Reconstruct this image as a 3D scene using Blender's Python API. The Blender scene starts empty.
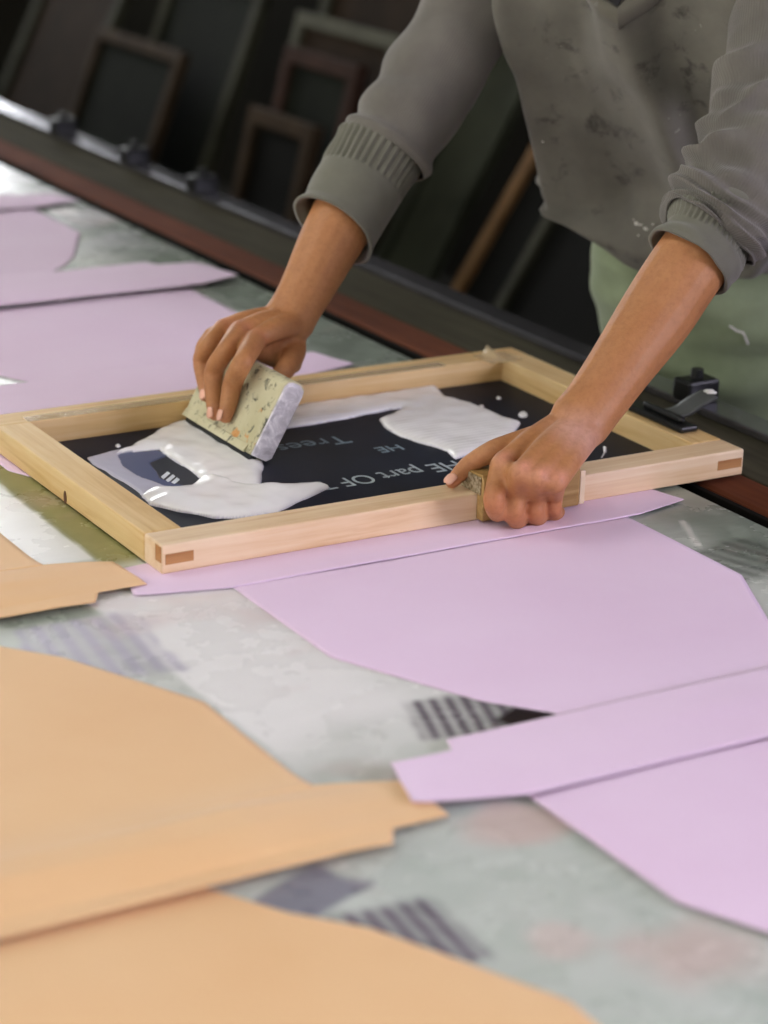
import bpy, bmesh, math, random
import numpy as np
from mathutils import Vector, Matrix, noise

random.seed(7)
rng = np.random.default_rng(7)
SC = bpy.context.scene
COL = SC.collection
PI = math.pi

# ------------------------------------------------------------------ camera
TZ = 0.80                                   # height of the table top
FPX = 2340.44
CAM = np.array([-0.952125, -2.024475, 1.654925])
CF = np.array([0.48538606, 0.80974653, -0.32971342])
CR = np.array([0.86232112, -0.50560074, 0.02775199])
CU = np.array([0.14423127, 0.29778927, 0.94367308])


def ray(px, py):
    return CF + CR * (px - 384) / FPX + CU * (512 - py) / FPX


def dep(px, py, d):                          # point at a given depth
    return CAM + ray(px, py) * d


def on(px, py, z=TZ):                        # point on a level plane
    d = ray(px, py)
    return CAM + d * ((z - CAM[2]) / d[2])


def ony(px, py, y):
    d = ray(px, py)
    return CAM + d * ((y - CAM[1]) / d[1])


def onpl(px, py, p0, n, off):                # point on a tilted plane, lifted by off
    d = ray(px, py)
    n = np.array(n, float)
    return CAM + d * ((np.dot(np.array(p0) - CAM, n) + off) / np.dot(d, n))


cam = bpy.data.cameras.new('camera')
co = bpy.data.objects.new('camera', cam)
COL.objects.link(co)
M = Matrix.Identity(4)
for i in range(3):
    M[i][0], M[i][1], M[i][2], M[i][3] = CR[i], CU[i], -CF[i], CAM[i]
co.matrix_world = M
cam.sensor_fit = 'VERTICAL'
cam.sensor_height = 36
cam.sensor_width = 27
cam.lens = FPX / 1024 * 36
cam.clip_start = 0.05
cam.dof.use_dof = True
cam.dof.focus_distance = 2.57
cam.dof.aperture_fstop = 3.4
SC.camera = co


# ------------------------------------------------------------------ helpers
def srgb(r, g, b):
    f = lambda c: (c / 255 / 12.92) if c / 255 <= 0.04045 else ((c / 255 + 0.055) / 1.055) ** 2.4
    return (f(r), f(g), f(b), 1)


class Nodes:
    def __init__(s, name):
        s.m = bpy.data.materials.new(name)
        s.m.use_nodes = True
        s.t = s.m.node_tree
        s.b = s.t.nodes['Principled BSDF']

    def n(s, kind, **kw):
        nd = s.t.nodes.new(kind)
        for k, v in kw.items():
            if k in nd.inputs:
                nd.inputs[k].default_value = v
            else:
                setattr(nd, k, v)
        return nd

    def l(s, a, b):
        s.t.links.new(a, b)

    def coords(s, scale=(1, 1, 1), kind='Object'):
        tc = s.n('ShaderNodeTexCoord')
        mp = s.n('ShaderNodeMapping')
        mp.inputs['Scale'].default_value = scale
        s.l(tc.outputs[kind], mp.inputs['Vector'])
        return mp.outputs['Vector']

    def noise(s, vec, scale, detail=4, rough=0.55, dist=0):
        nz = s.n('ShaderNodeTexNoise')
        nz.inputs['Scale'].default_value = scale
        nz.inputs['Detail'].default_value = detail
        nz.inputs['Roughness'].default_value = rough
        nz.inputs['Distortion'].default_value = dist
        s.l(vec, nz.inputs['Vector'])
        return nz.outputs['Fac']

    def ramp(s, fac, stops):
        r = s.n('ShaderNodeValToRGB')
        e = r.color_ramp.elements
        while len(e) < len(stops):
            e.new(0.5)
        for i, (p, c) in enumerate(stops):
            e[i].position = p
            e[i].color = c if len(c) == 4 else (*c, 1)
        s.l(fac, r.inputs['Fac'])
        return r.outputs['Color']

    def mix(s, fac, a, b, mode='MIX'):
        m = s.n('ShaderNodeMix')
        m.data_type = 'RGBA'
        m.blend_type = mode
        for sock, v in ((m.inputs[0], fac), (m.inputs[6], a), (m.inputs[7], b)):
            if hasattr(v, 'is_output'):
                s.l(v, sock)
            else:
                sock.default_value = v
        return m.outputs[2]

    def bump(s, h, strength=0.2, dist=0.002, prev=None):
        b = s.n('ShaderNodeBump')
        b.inputs['Strength'].default_value = strength
        b.inputs['Distance'].default_value = dist
        s.l(h, b.inputs['Height'])
        if prev:
            s.l(prev, b.inputs['Normal'])
        s.l(b.outputs['Normal'], s.b.inputs['Normal'])
        return b.outputs['Normal']

    def set(s, color=None, rough=None, metal=None, spec=None, coat=None, coat_rough=None, sheen=None, sss=None):
        b = s.b.inputs
        if color is not None:
            if hasattr(color, 'is_output'):
                s.l(color, b['Base Color'])
            else:
                b['Base Color'].default_value = color
        for k, v in (('Roughness', rough), ('Metallic', metal), ('Specular IOR Level', spec), ('Coat Weight', coat),
                     ('Coat Roughness', coat_rough), ('Sheen Weight', sheen), ('Subsurface Weight', sss)):
            if v is not None:
                if hasattr(v, 'is_output'):
                    s.l(v, b[k])
                else:
                    b[k].default_value = v
        return s.m


MAT = {}


def plain(name, c, rough=0.6, metal=0, var=0.12, scale=30, bump=0.0, **kw):
    if name in MAT:
        return MAT[name]
    s = Nodes(name)
    v = s.coords()
    f = s.noise(v, scale, 5)
    lo = tuple(x * (1 - var) for x in c[:3])
    hi = tuple(min(1, x * (1 + var)) for x in c[:3])
    s.set(s.ramp(f, [(0.3, lo), (0.7, hi)]), rough, metal, **kw)
    if bump:
        s.bump(f, bump, 0.002)
    MAT[name] = s.m
    return s.m


def wood(name, c1, c2, c3, rough=0.5, ax=0, spec=0.35):
    s = Nodes(name)
    sc = [60, 60, 60]
    sc[ax] = 3.5
    v = s.coords(tuple(sc))
    f = s.noise(v, 1.0, 6, 0.6, 0.8)
    col = s.ramp(f, [(0.28, c3), (0.47, c1), (0.72, c2)])
    v2 = s.coords((6, 6, 6))
    f2 = s.noise(v2, 1.3, 3)
    col = s.mix(0.35, col, s.ramp(f2, [(0.35, c1), (0.65, c2)]))
    s.set(col, rough, spec=spec)
    s.bump(f, 0.12, 0.001)
    MAT[name] = s.m
    return s.m


def mesh_obj(name, bm, mat, parent=None, smooth=False, bevel=0, bseg=2):
    me = bpy.data.meshes.new(name)
    bmesh.ops.recalc_face_normals(bm, faces=bm.faces)
    bm.to_mesh(me)
    bm.free()
    return link(name, me, mat, parent, smooth, bevel, bseg)


def link(name, me, mat, parent=None, smooth=False, bevel=0, bseg=2):
    o = bpy.data.objects.new(name, me)
    COL.objects.link(o)
    if mat:
        me.materials.append(mat)
    if smooth:
        for p in me.polygons:
            p.use_smooth = True
    if parent is not None:
        o.parent = parent
        o.matrix_parent_inverse = WORLD(parent).inverted()
    if bevel:
        b = o.modifiers.new('bevel', 'BEVEL')
        b.width = bevel
        b.segments = bseg
        b.limit_method = 'ANGLE'
    return o


def WORLD(o):
    m = o.matrix_basis.copy()
    if o.parent:
        m = WORLD(o.parent) @ o.matrix_parent_inverse @ m
    return m


def thing(name, label, cat, loc=(0, 0, 0), group=None):
    o = bpy.data.objects.new(name, None)
    o.empty_display_size = 0.05
    COL.objects.link(o)
    o.location = loc
    return tag(o, label, cat, group)


def tag(o, label, cat, group=None, kind=None):
    o['label'] = label
    o['category'] = cat
    if group:
        o['group'] = group
    if kind:
        o['kind'] = kind
    return o


def struct(o, label, cat):
    o['kind'] = 'structure'
    o['label'] = label
    o['category'] = cat
    return o


def box(bm, lo, hi, mat4=None):
    lo = Vector(lo)
    hi = Vector(hi)
    vs = [bm.verts.new((lo.x if i & 1 == 0 else hi.x, lo.y if i & 2 == 0 else hi.y, lo.z if i & 4 == 0 else hi.z)) for i in range(8)]
    if mat4:
        for v in vs:
            v.co = mat4 @ v.co
    for f in ((0, 2, 3, 1), (4, 5, 7, 6), (0, 1, 5, 4), (2, 6, 7, 3), (0, 4, 6, 2), (1, 3, 7, 5)):
        bm.faces.new([vs[i] for i in f])
    return vs


def boxo(name, lo, hi, mat, parent=None, bevel=0.002):
    """A box whose own origin sits at its centre (so grain follows the piece)."""
    lo = np.array(lo, float)
    hi = np.array(hi, float)
    c = (lo + hi) / 2
    bm = bmesh.new()
    box(bm, lo - c, hi - c)
    me = bpy.data.meshes.new(name)
    bmesh.ops.recalc_face_normals(bm, faces=bm.faces)
    bm.to_mesh(me)
    bm.free()
    o = bpy.data.objects.new(name, me)
    COL.objects.link(o)
    me.materials.append(mat)
    o.location = c
    if parent is not None:
        o.parent = parent
        o.matrix_parent_inverse = WORLD(parent).inverted()
    if bevel:
        b = o.modifiers.new('bevel', 'BEVEL')
        b.width = bevel
        b.segments = 2
    return o


def catmull(pts, n):
    pts = [np.array(p, float) for p in pts]
    P = [2 * pts[0] - pts[1]] + pts + [2 * pts[-1] - pts[-2]]
    out = []
    segs = len(pts) - 1
    for i in range(n):
        s = i / (n - 1) * segs
        k = min(int(s), segs - 1)
        t = s - k
        a, b, c, d = P[k], P[k + 1], P[k + 2], P[k + 3]
        out.append(0.5 * ((2 * b) + (-a + c) * t + (2 * a - 5 * b + 4 * c - d) * t * t + (-a + 3 * b - 3 * c + d) * t ** 3))
    return np.array(out)


def nrm(v):
    v = np.array(v, float)
    return v / (np.linalg.norm(v) + 1e-12)


def tube(bm, pts, rad, up=(0, 0, 1), seg=14, n=None):
    """Closed swept tube with rounded ends; rad = list of r or (r_up, r_side)."""
    rad = [(r, r) if not isinstance(r, (tuple, list)) else r for r in rad]
    if n is None:
        n = 6 * (len(pts) - 1) + 1
    allp = catmull([np.concatenate([np.array(p, float), np.array(r, float)]) for p, r in zip(pts, rad)], n)
    c = allp[:, :3]
    r = np.maximum(allp[:, 3:], 0.0015)
    T = np.gradient(c, axis=0)
    rings = []
    up = np.array(up, float)

    def ring(ce, t, ru, rs):
        t = nrm(t)
        u = nrm(up - t * np.dot(up, t))
        s = np.cross(t, u)
        return [bm.verts.new(ce + u * ru * math.cos(a) + s * rs * math.sin(a)) for a in np.linspace(0, 2 * PI, seg, endpoint=False)]
    for e in (0.97, 0.75, 0.4):
        k = math.sqrt(1 - e * e)
        rings.append(ring(c[0] - nrm(T[0]) * r[0].mean() * e, T[0], r[0, 0] * k, r[0, 1] * k))
    for i in range(n):
        rings.append(ring(c[i], T[i], r[i, 0], r[i, 1]))
    for e in (0.4, 0.75, 0.97):
        k = math.sqrt(1 - e * e)
        rings.append(ring(c[-1] + nrm(T[-1]) * r[-1].mean() * e, T[-1], r[-1, 0] * k, r[-1, 1] * k))
    for a, b in zip(rings[:-1], rings[1:]):
        for i in range(seg):
            j = (i + 1) % seg
            bm.faces.new((a[i], a[j], b[j], b[i]))
    bm.faces.new(rings[0][::-1])
    bm.faces.new(rings[-1])


def ball(bm, c, r, R=None, sub=2):
    r = (r, r, r) if not isinstance(r, (tuple, list)) else r
    m = Matrix.Translation(Vector(c)) @ (R or Matrix.Identity(4)) @ Matrix.Diagonal((*r, 1))
    bmesh.ops.create_icosphere(bm, subdivisions=sub, radius=1, matrix=m)


def remesh(bm, voxel, smooth_it=4, fac=0.5):
    me = bpy.data.meshes.new('tmp')
    bmesh.ops.recalc_face_normals(bm, faces=bm.faces)
    bm.to_mesh(me)
    bm.free()
    o = bpy.data.objects.new('tmp', me)
    COL.objects.link(o)
    r = o.modifiers.new('r', 'REMESH')
    r.mode = 'VOXEL'
    r.voxel_size = voxel
    if smooth_it:
        s = o.modifiers.new('s', 'SMOOTH')
        s.factor = fac
        s.iterations = smooth_it
    dg = bpy.context.evaluated_depsgraph_get()
    dg.update()
    out = bpy.data.meshes.new_from_object(o.evaluated_get(dg))
    bpy.data.objects.remove(o)
    return out


def grid_mesh(name, P, closed_u=False, uv=True, uvscale=(1, 1)):
    """P: array rows x cols x 3 -> mesh with uv."""
    R, C, _ = P.shape
    me = bpy.data.meshes.new(name)
    faces = []
    uvs = []
    cc = C if closed_u else C - 1
    for i in range(R - 1):
        for j in range(cc):
            k = (j + 1) % C
            faces.append((i * C + j, i * C + k, (i + 1) * C + k, (i + 1) * C + j))
            uvs += [(j / cc, i / (R - 1)), ((j + 1) / cc, i / (R - 1)), ((j + 1) / cc, (i + 1) / (R - 1)), (j / cc, (i + 1) / (R - 1))]
    me.from_pydata(P.reshape(-1, 3).tolist(), [], faces)
    if uv:
        ul = me.uv_layers.new(name='UVMap')
        a = np.array(uvs, np.float32) * np.array(uvscale, np.float32)
        ul.data.foreach_set('uv', a.ravel())
    me.update()
    return me


def solidify(o, th, offset=0):
    s = o.modifiers.new('solid', 'SOLIDIFY')
    s.thickness = th
    s.offset = offset
    return o


def vnoise(p, sc=1.0):
    return noise.noise(Vector((float(p[0]) * sc, float(p[1]) * sc, float(p[2]) * sc)))


# ------------------------------------------------------------------ materials
W_PINE = wood('pine_wood', srgb(222, 193, 152), srgb(236, 217, 187), srgb(196, 154, 106), 0.5)
W_PINE_Y = wood('golden_pine', srgb(214, 180, 122), srgb(230, 206, 158), srgb(184, 138, 78), 0.5)
W_END = wood('end_grain_wood', srgb(170, 120, 70), srgb(190, 142, 90), srgb(110, 70, 38), 0.6)
W_RAIL = wood('red_brown_wood', srgb(92, 50, 32), srgb(108, 62, 40), srgb(58, 32, 22), 0.8, ax=1, spec=0.12)
W_OLIVE = wood('weathered_board', srgb(64, 61, 48), srgb(78, 75, 60), srgb(46, 44, 35), 0.9, ax=1, spec=0.1)


def fabric(name, c, dark):
    s = Nodes(name)
    v = s.coords((1, 1, 1))
    f = s.noise(v, 5, 4)
    col = s.mix(s.ramp(f, [(0.3, (0, 0, 0)), (0.7, (1, 1, 1))]), dark, c)
    s.set(col, 0.72, spec=0.25, sheen=0.15)
    vo = s.n('ShaderNodeTexVoronoi')
    vo.inputs['Scale'].default_value = 420
    s.l(v, vo.inputs['Vector'])
    nb = s.bump(vo.outputs['Distance'], 0.12, 0.0004)
    f2 = s.noise(v, 9, 3)
    s.bump(f2, 0.25, 0.004, nb)
    return s.m


M_PINK = fabric('pink_nonwoven', srgb(234, 211, 235), srgb(230, 204, 230))
M_ORANGE = fabric('apricot_nonwoven', srgb(231, 194, 146), srgb(227, 186, 136))

M_BLACK = plain('black_metal', srgb(38, 40, 40), 0.38, 0.6)
M_STEEL = plain('dull_steel', srgb(150, 150, 158), 0.25, 0.9)
M_DARK = plain('gap_shade', srgb(20, 19, 16), 0.9, spec=0.1)  # near-black colour standing in for shade in the gap beside the rail


def table_material():
    s = Nodes('painted_table_top')
    at = s.n('ShaderNodeAttribute')
    at.attribute_name = 'stain_and_glare'
    v = s.coords((1, 1, 1))
    f = s.noise(v, 11, 6, 0.6, 0.25)
    v2 = s.coords((10, 24, 1))
    f2 = s.noise(v2, 1.5, 6, 0.7, 0.6)
    col = s.mix(0.22, at.outputs['Color'], s.ramp(f, [(0.2, srgb(140, 148, 140)), (0.5, srgb(190, 194, 188)), (0.8, srgb(220, 220, 216))]), 'OVERLAY')
    col = s.mix(0.18, col, s.ramp(f2, [(0.35, srgb(120, 126, 120)), (0.6, srgb(210, 214, 210))]), 'SOFT_LIGHT')
    f3 = s.noise(v, 6, 3)
    col = s.mix(s.ramp(f3, [(0.56, (0, 0, 0)), (0.72, (0.4, 0.4, 0.4))]), col, srgb(204, 170, 168))
    rg = s.ramp(f, [(0.3, (0.20,) * 3), (0.7, (0.34,) * 3)])
    s.set(col, rg, spec=0.5)
    s.bump(f, 0.05, 0.0015)
    return s.m


# ------------------------------------------------------------------ room
def room():
    fl = plain('dark_concrete', srgb(32, 30, 24), 0.9, var=0.25, scale=3, spec=0.15)
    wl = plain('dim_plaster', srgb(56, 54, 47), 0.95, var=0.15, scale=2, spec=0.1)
    wd = plain('dark_wall', srgb(26, 24, 17), 0.95, var=0.25, scale=2, spec=0.1)  # even, very dark brown wall colour
    ce = plain('grey_ceiling', srgb(120, 120, 116), 0.9)
    X0, X1, Y0, Y1, H = -4.5, 2.75, -5.5, 7.0, 3.4

    def slab(name, lo, hi, m, lab, cat):
        return struct(boxo(name, lo, hi, m, None, 0), lab, cat)
    slab('floor', (X0, Y0, -0.1), (X1, Y1, 0), fl, 'dark concrete workshop floor under the printing table', 'floor')
    slab('ceiling', (X0, Y0, H), (X1, Y1, H + 0.1), ce, 'grey workshop ceiling above the printing table', 'ceiling')

    def wall(name, axis, pos, a0, a1, wins, m, lab, sgn):
        """wall with window openings; wins = [(u0,u1,z0,z1)]"""
        bm = bmesh.new()
        us = sorted({a0, a1, *[w[0] for w in wins], *[w[1] for w in wins]})
        zs = sorted({0, H, *[w[2] for w in wins], *[w[3] for w in wins]})
        for u0, u1 in zip(us[:-1], us[1:]):
            for z0, z1 in zip(zs[:-1], zs[1:]):
                if any(w[0] <= u0 and u1 <= w[1] and w[2] <= z0 and z1 <= w[3] for w in wins):
                    continue
                a, b = sorted((pos, pos + sgn * 0.15))
                if axis == 'y':
                    box(bm, (u0, a, z0), (u1, b, z1))
                else:
                    box(bm, (a, u0, z0), (b, u1, z1))
        bmesh.ops.remove_doubles(bm, verts=bm.verts, dist=1e-5)
        return struct(mesh_obj(name, bm, m), lab, 'wall')
    far = [(0.2, 2.7, 1.5, 3.3)]
    left = [(-3.2, -0.4, 1.1, 2.9), (0.6, 3.4, 1.1, 2.9)]
    right = [(-4.6, -2.2, 1.2, 2.9), (6.55, 6.94, 1.4, 3.2)]
    wall('wall_far', 'y', Y1, X0, X1, far, wl, 'dim plaster wall at the far end of the workshop', 1)
    wall('wall_near', 'y', Y0, X0, X1, [], wl, 'dim plaster wall behind the viewer', -1)
    wall('wall_left', 'x', X0, Y0, Y1, left, wl, 'dim plaster wall with daylight windows left of the table', -1)
    wall('wall_right', 'x', X1, Y0, Y1, right, wd, 'dark wall behind the leaning screens', 1)
    pv = Nodes('daylight_pane')

    def pane(col, st):
        m = bpy.data.materials.new('daylight_pane')
        m.use_nodes = True
        b = m.node_tree.nodes['Principled BSDF']
        b.inputs['Base Color'].default_value = (0.02, 0.02, 0.02, 1)
        b.inputs['Emission Color'].default_value = col
        b.inputs['Emission Strength'].default_value = st
        return m
    wf = plain('window_paint', srgb(120, 122, 118), 0.6)
    k = 0
    for axis, pos, sgn, wins, col, st in (('y', Y1, 1, far, (0.97, 0.98, 1.0, 1), 7.0), ('x', X0, -1, left, (1.0, 0.97, 0.93, 1), 5.0), ('x', X1, 1, right, (0.88, 0.80, 1.0, 1), 19.0)):
        for (u0, u1, z0, z1) in wins:
            k += 1

            def B(bm, ua, ub, za, zb, d0, d1):
                a, b = sorted((pos + sgn * d0, pos + sgn * d1))
                if axis == 'y':
                    box(bm, (ua, a, za), (ub, b, zb))
                else:
                    box(bm, (a, ua, za), (b, ub, zb))
            if axis == 'x' and sgn == 1 and u0 > 0:
                st, col = 8.0, (0.97, 0.96, 1.0, 1)
            bm = bmesh.new()
            w = 0.05
            B(bm, u0, u1, z0, z0 + w, 0.03, 0.09)
            B(bm, u0, u1, z1 - w, z1, 0.03, 0.09)
            B(bm, u0, u0 + w, z0 + w, z1 - w, 0.03, 0.09)
            B(bm, u1 - w, u1, z0 + w, z1 - w, 0.03, 0.09)
            mid = (u0 + u1) / 2
            B(bm, mid - 0.02, mid + 0.02, z0 + w, z1 - w, 0.04, 0.08)
            wo = struct(mesh_obj('window_%d' % k, bm, wf), 'painted window frame number %d letting daylight into the workshop' % k, 'window')
            bm = bmesh.new()
            B(bm, u0, u1, z0, z1, 0.095, 0.11)
            mesh_obj('window_pane', bm, pane(col, st), wo)


room()


# ------------------------------------------------------------------ printing table
def table():
    t = thing('printing_table', 'long printing table with a paint stained top and a wooden rail along its far side', 'table', (0, 0.8, 0))
    x0, x1, y0, y1 = -0.95, 0.66, -2.3, 4.6
    xs = np.concatenate([np.arange(x0, -0.6, 0.03), np.arange(-0.6, -0.35, 0.012), np.arange(-0.35, x1, 0.004), [x1]])
    ys = np.concatenate([np.arange(y0, -1.15, 0.05), np.arange(-1.15, -0.9, 0.01), np.arange(-0.9, -0.35, 0.004), np.arange(-0.35, 0.5, 0.007), np.arange(0.5, 2.4, 0.014), np.arange(2.4, y1, 0.05), [y1]])
    Xg, Yg = np.meshgrid(xs, ys)
    R, C = Xg.shape
    top = grid_mesh('table_top', np.stack([Xg, Yg, np.full_like(Xg, TZ)], -1), uv=False)

    def sm(e0, e1, v):
        q = np.clip((v - e0) / (e1 - e0), 0, 1)
        return q * q * (3 - 2 * q)
    # large scale wobble
    wob = np.zeros_like(Xg)
    wob2 = np.zeros_like(Xg)
    for i in range(R):
        for j in range(C):
            p = Vector((Xg[i, j] * 9, Yg[i, j] * 9, 1.3))
            wob[i, j] = noise.noise(p)
            wob2[i, j] = noise.noise(p * 3.1 + Vector((5, 1, 2)))
    col = np.zeros((R, C, 3))
    lin = lambda *c: np.array(srgb(*c)[:3])
    col[:] = lin(203, 207, 201)
    green = lin(108, 122, 106)

    def lay(mask, c):
        col[:] = col * (1 - mask[..., None]) + np.array(c) * mask[..., None]
    # darker band along the far edge
    lay(sm(0.50, 0.60, Xg + 0.03 * wob) * 0.8, lin(98, 110, 98))
    lay(sm(0.02, 0.3, wob2 + 0.5 * wob) * 0.35, lin(160, 172, 160))
    # olive strip left of the pink column beside the frame
    lay(sm(0.04, 0.07, Yg) * (1 - sm(0.5, 0.6, Yg)) * sm(-0.045, -0.035, Xg) * (1 - sm(0.02, 0.03, Xg)), lin(140, 140, 92))
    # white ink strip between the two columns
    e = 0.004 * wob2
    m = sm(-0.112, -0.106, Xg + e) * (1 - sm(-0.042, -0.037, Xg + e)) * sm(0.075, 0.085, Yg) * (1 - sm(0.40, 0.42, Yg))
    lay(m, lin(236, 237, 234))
    # pale rectangles on the top between the cloths
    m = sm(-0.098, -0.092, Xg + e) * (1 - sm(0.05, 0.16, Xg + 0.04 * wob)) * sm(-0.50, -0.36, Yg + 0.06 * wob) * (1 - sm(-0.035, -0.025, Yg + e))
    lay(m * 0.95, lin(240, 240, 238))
    lay(sm(-1.1, -1.0, Yg) * (1 - sm(-0.60, -0.50, Yg)) * (1 - sm(0.1, 0.2, Xg)) * 0.6, lin(188, 198, 192))
    for (cx, cy, r, k) in ((0.02, -0.63, 0.05, 0.5), (0.02, -0.86, 0.07, 0.45), (0.10, -0.30, 0.05, 0.3), (-0.06, -0.80, 0.04, 0.35)):
        dd = np.hypot(Xg - cx, Yg - cy) + 0.03 * wob + 0.012 * wob2
        lay((1 - sm(r * 0.4, r, dd)) * k, lin(216, 176, 172))
    # violet ghost prints with hatch lines, beside the cloth edges
    A1, A2 = -0.31, -0.07

    def hatch(cx, cy, hx, hy, ang, cdark, st, per=0.022):
        ca, sa = math.cos(ang), math.sin(ang)
        u = (Xg - cx) * ca + (Yg - cy) * sa
        v = -(Xg - cx) * sa + (Yg - cy) * ca
        ins = (1 - sm(0.75, 1.0, np.abs(u) / hx + 0.25 * wob2)) * (1 - sm(0.75, 1.0, np.abs(v) / hy + 0.2 * wob2))
        ln = sm(-0.9, 0.9, np.sin((u + 0.004 * wob) / per * 2 * PI)) if per < 1 else 1.0
        lay(ins * (0.45 + 0.55 * ln) * st, cdark)
    hatch(0.098, -0.432, 0.060, 0.050, A1, lin(84, 72, 86), 0.9, 0.0145)
    hatch(0.155, -0.462, 0.045, 0.035, 0.4, lin(34, 26, 30), 1.0, 9)
    hatch(-0.155, -0.74, 0.052, 0.055, A2, lin(88, 70, 94), 0.9, 0.0145)
    hatch(-0.19, -0.655, 0.05, 0.03, 0.4, lin(112, 108, 128), 0.8, 9)
    hatch(-0.14, -0.14, 0.075, 0.085, -0.12, lin(172, 166, 186), 0.8, 0.02)
    hatch(-0.15, -0.045, 0.06, 0.022, 0.0, lin(140, 150, 138), 0.9, 9)
    hatch(0.575, -0.22, 0.07, 0.05, 0.3, lin(44, 50, 46), 0.6, 0.02)
    # a thin white line scratched by the cloth corner
    d = np.abs((Xg - 0.575) * 0.55 + (Yg + 0.10) * 0.83)
    al = (Xg - 0.575) * 0.83 - (Yg + 0.10) * 0.55
    a = on(683, 522); b = on(699, 547)
    ab = b - a
    tt = np.clip(((Xg - a[0]) * ab[0] + (Yg - a[1]) * ab[1]) / np.dot(ab[:2], ab[:2]), 0, 1)
    dist = np.hypot(Xg - a[0] - tt * ab[0], Yg - a[1] - tt * ab[1])
    lay(1 - sm(0.0015, 0.006, dist), lin(205, 205, 200))
    # pale patches towards the far end
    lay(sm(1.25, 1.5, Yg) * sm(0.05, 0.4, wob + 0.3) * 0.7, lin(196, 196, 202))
    # white spots: window reflections painted into the top's colour
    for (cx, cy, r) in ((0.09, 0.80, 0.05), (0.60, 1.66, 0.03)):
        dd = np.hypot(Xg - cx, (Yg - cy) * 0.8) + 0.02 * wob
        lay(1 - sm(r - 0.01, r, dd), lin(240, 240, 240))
    ca = top.color_attributes.new('stain_and_glare', 'FLOAT_COLOR', 'POINT')  # carries real stains and ink plus the painted window reflections
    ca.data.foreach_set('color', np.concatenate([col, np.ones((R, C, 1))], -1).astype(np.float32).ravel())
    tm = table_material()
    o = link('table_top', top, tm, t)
    solidify(o, 0.03, -1)
    boxo('wood_rail', (0.695, y0, 0.755), (0.765, y1, 0.797), W_RAIL, t, 0.008)
    boxo('gutter', (0.6605, y0, 0.70), (0.6945, y1, 0.745), M_DARK, t, 0)
    boxo('gap_shade_strip', (0.686, y0, 0.7451), (0.6945, y1, 0.7945), M_DARK, t, 0.001)  # added dark strip in front of the rail, imitates shade in the gap
    boxo('side_board', (0.7655, y0, 0.74), (0.93, y1, 0.795), W_OLIVE, t, 0.003)
    boxo('register_rail', (0.868, y0, 0.7955), (0.912, y1, 0.8065), M_STEEL, t, 0.002)
    leg = plain('green_steel', srgb(60, 70, 62), 0.5, 0.3)
    for yy in (-1.8, 0.2, 2.2, 4.2):
        for xx in (-0.85, 0.80):
            boxo('leg', (xx - 0.03, yy - 0.03, 0.0), (xx + 0.03, yy + 0.03, 0.7695 if xx < 0 else 0.7395), leg, t, 0.003)
    # stops along the register rail
    names = ['leftmost dark stop block standing on the steel rail', 'second dark stop block from the left on the steel rail',
             'third dark stop block from the left on the steel rail', 'dark stop block on the rail beside the green trousers']
    for (px, py), lb in zip(((49, 137), (112, 168), (180, 197), (690, 405)), names):
        p = on(px, py, 0.80)
        yy = p[1]
        k = thing('rail_stop', lb, 'stop block', (0.885, yy, 0.8065), 'stop blocks on the steel rail')
        bm = bmesh.new()
        box(bm, (0.858, yy - 0.018, 0.8067), (0.908, yy + 0.018, 0.836))
        mesh_obj('block', bm, M_BLACK, k, bevel=0.004)
        bm = bmesh.new()
        bmesh.ops.create_cone(bm, cap_ends=True, segments=16, radius1=0.009, radius2=0.008, depth=0.012, matrix=Matrix.Translation((0.883, yy, 0.842)))
        mesh_obj('screw_head', bm, M_BLACK, k, bevel=0.001)


table()


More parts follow.
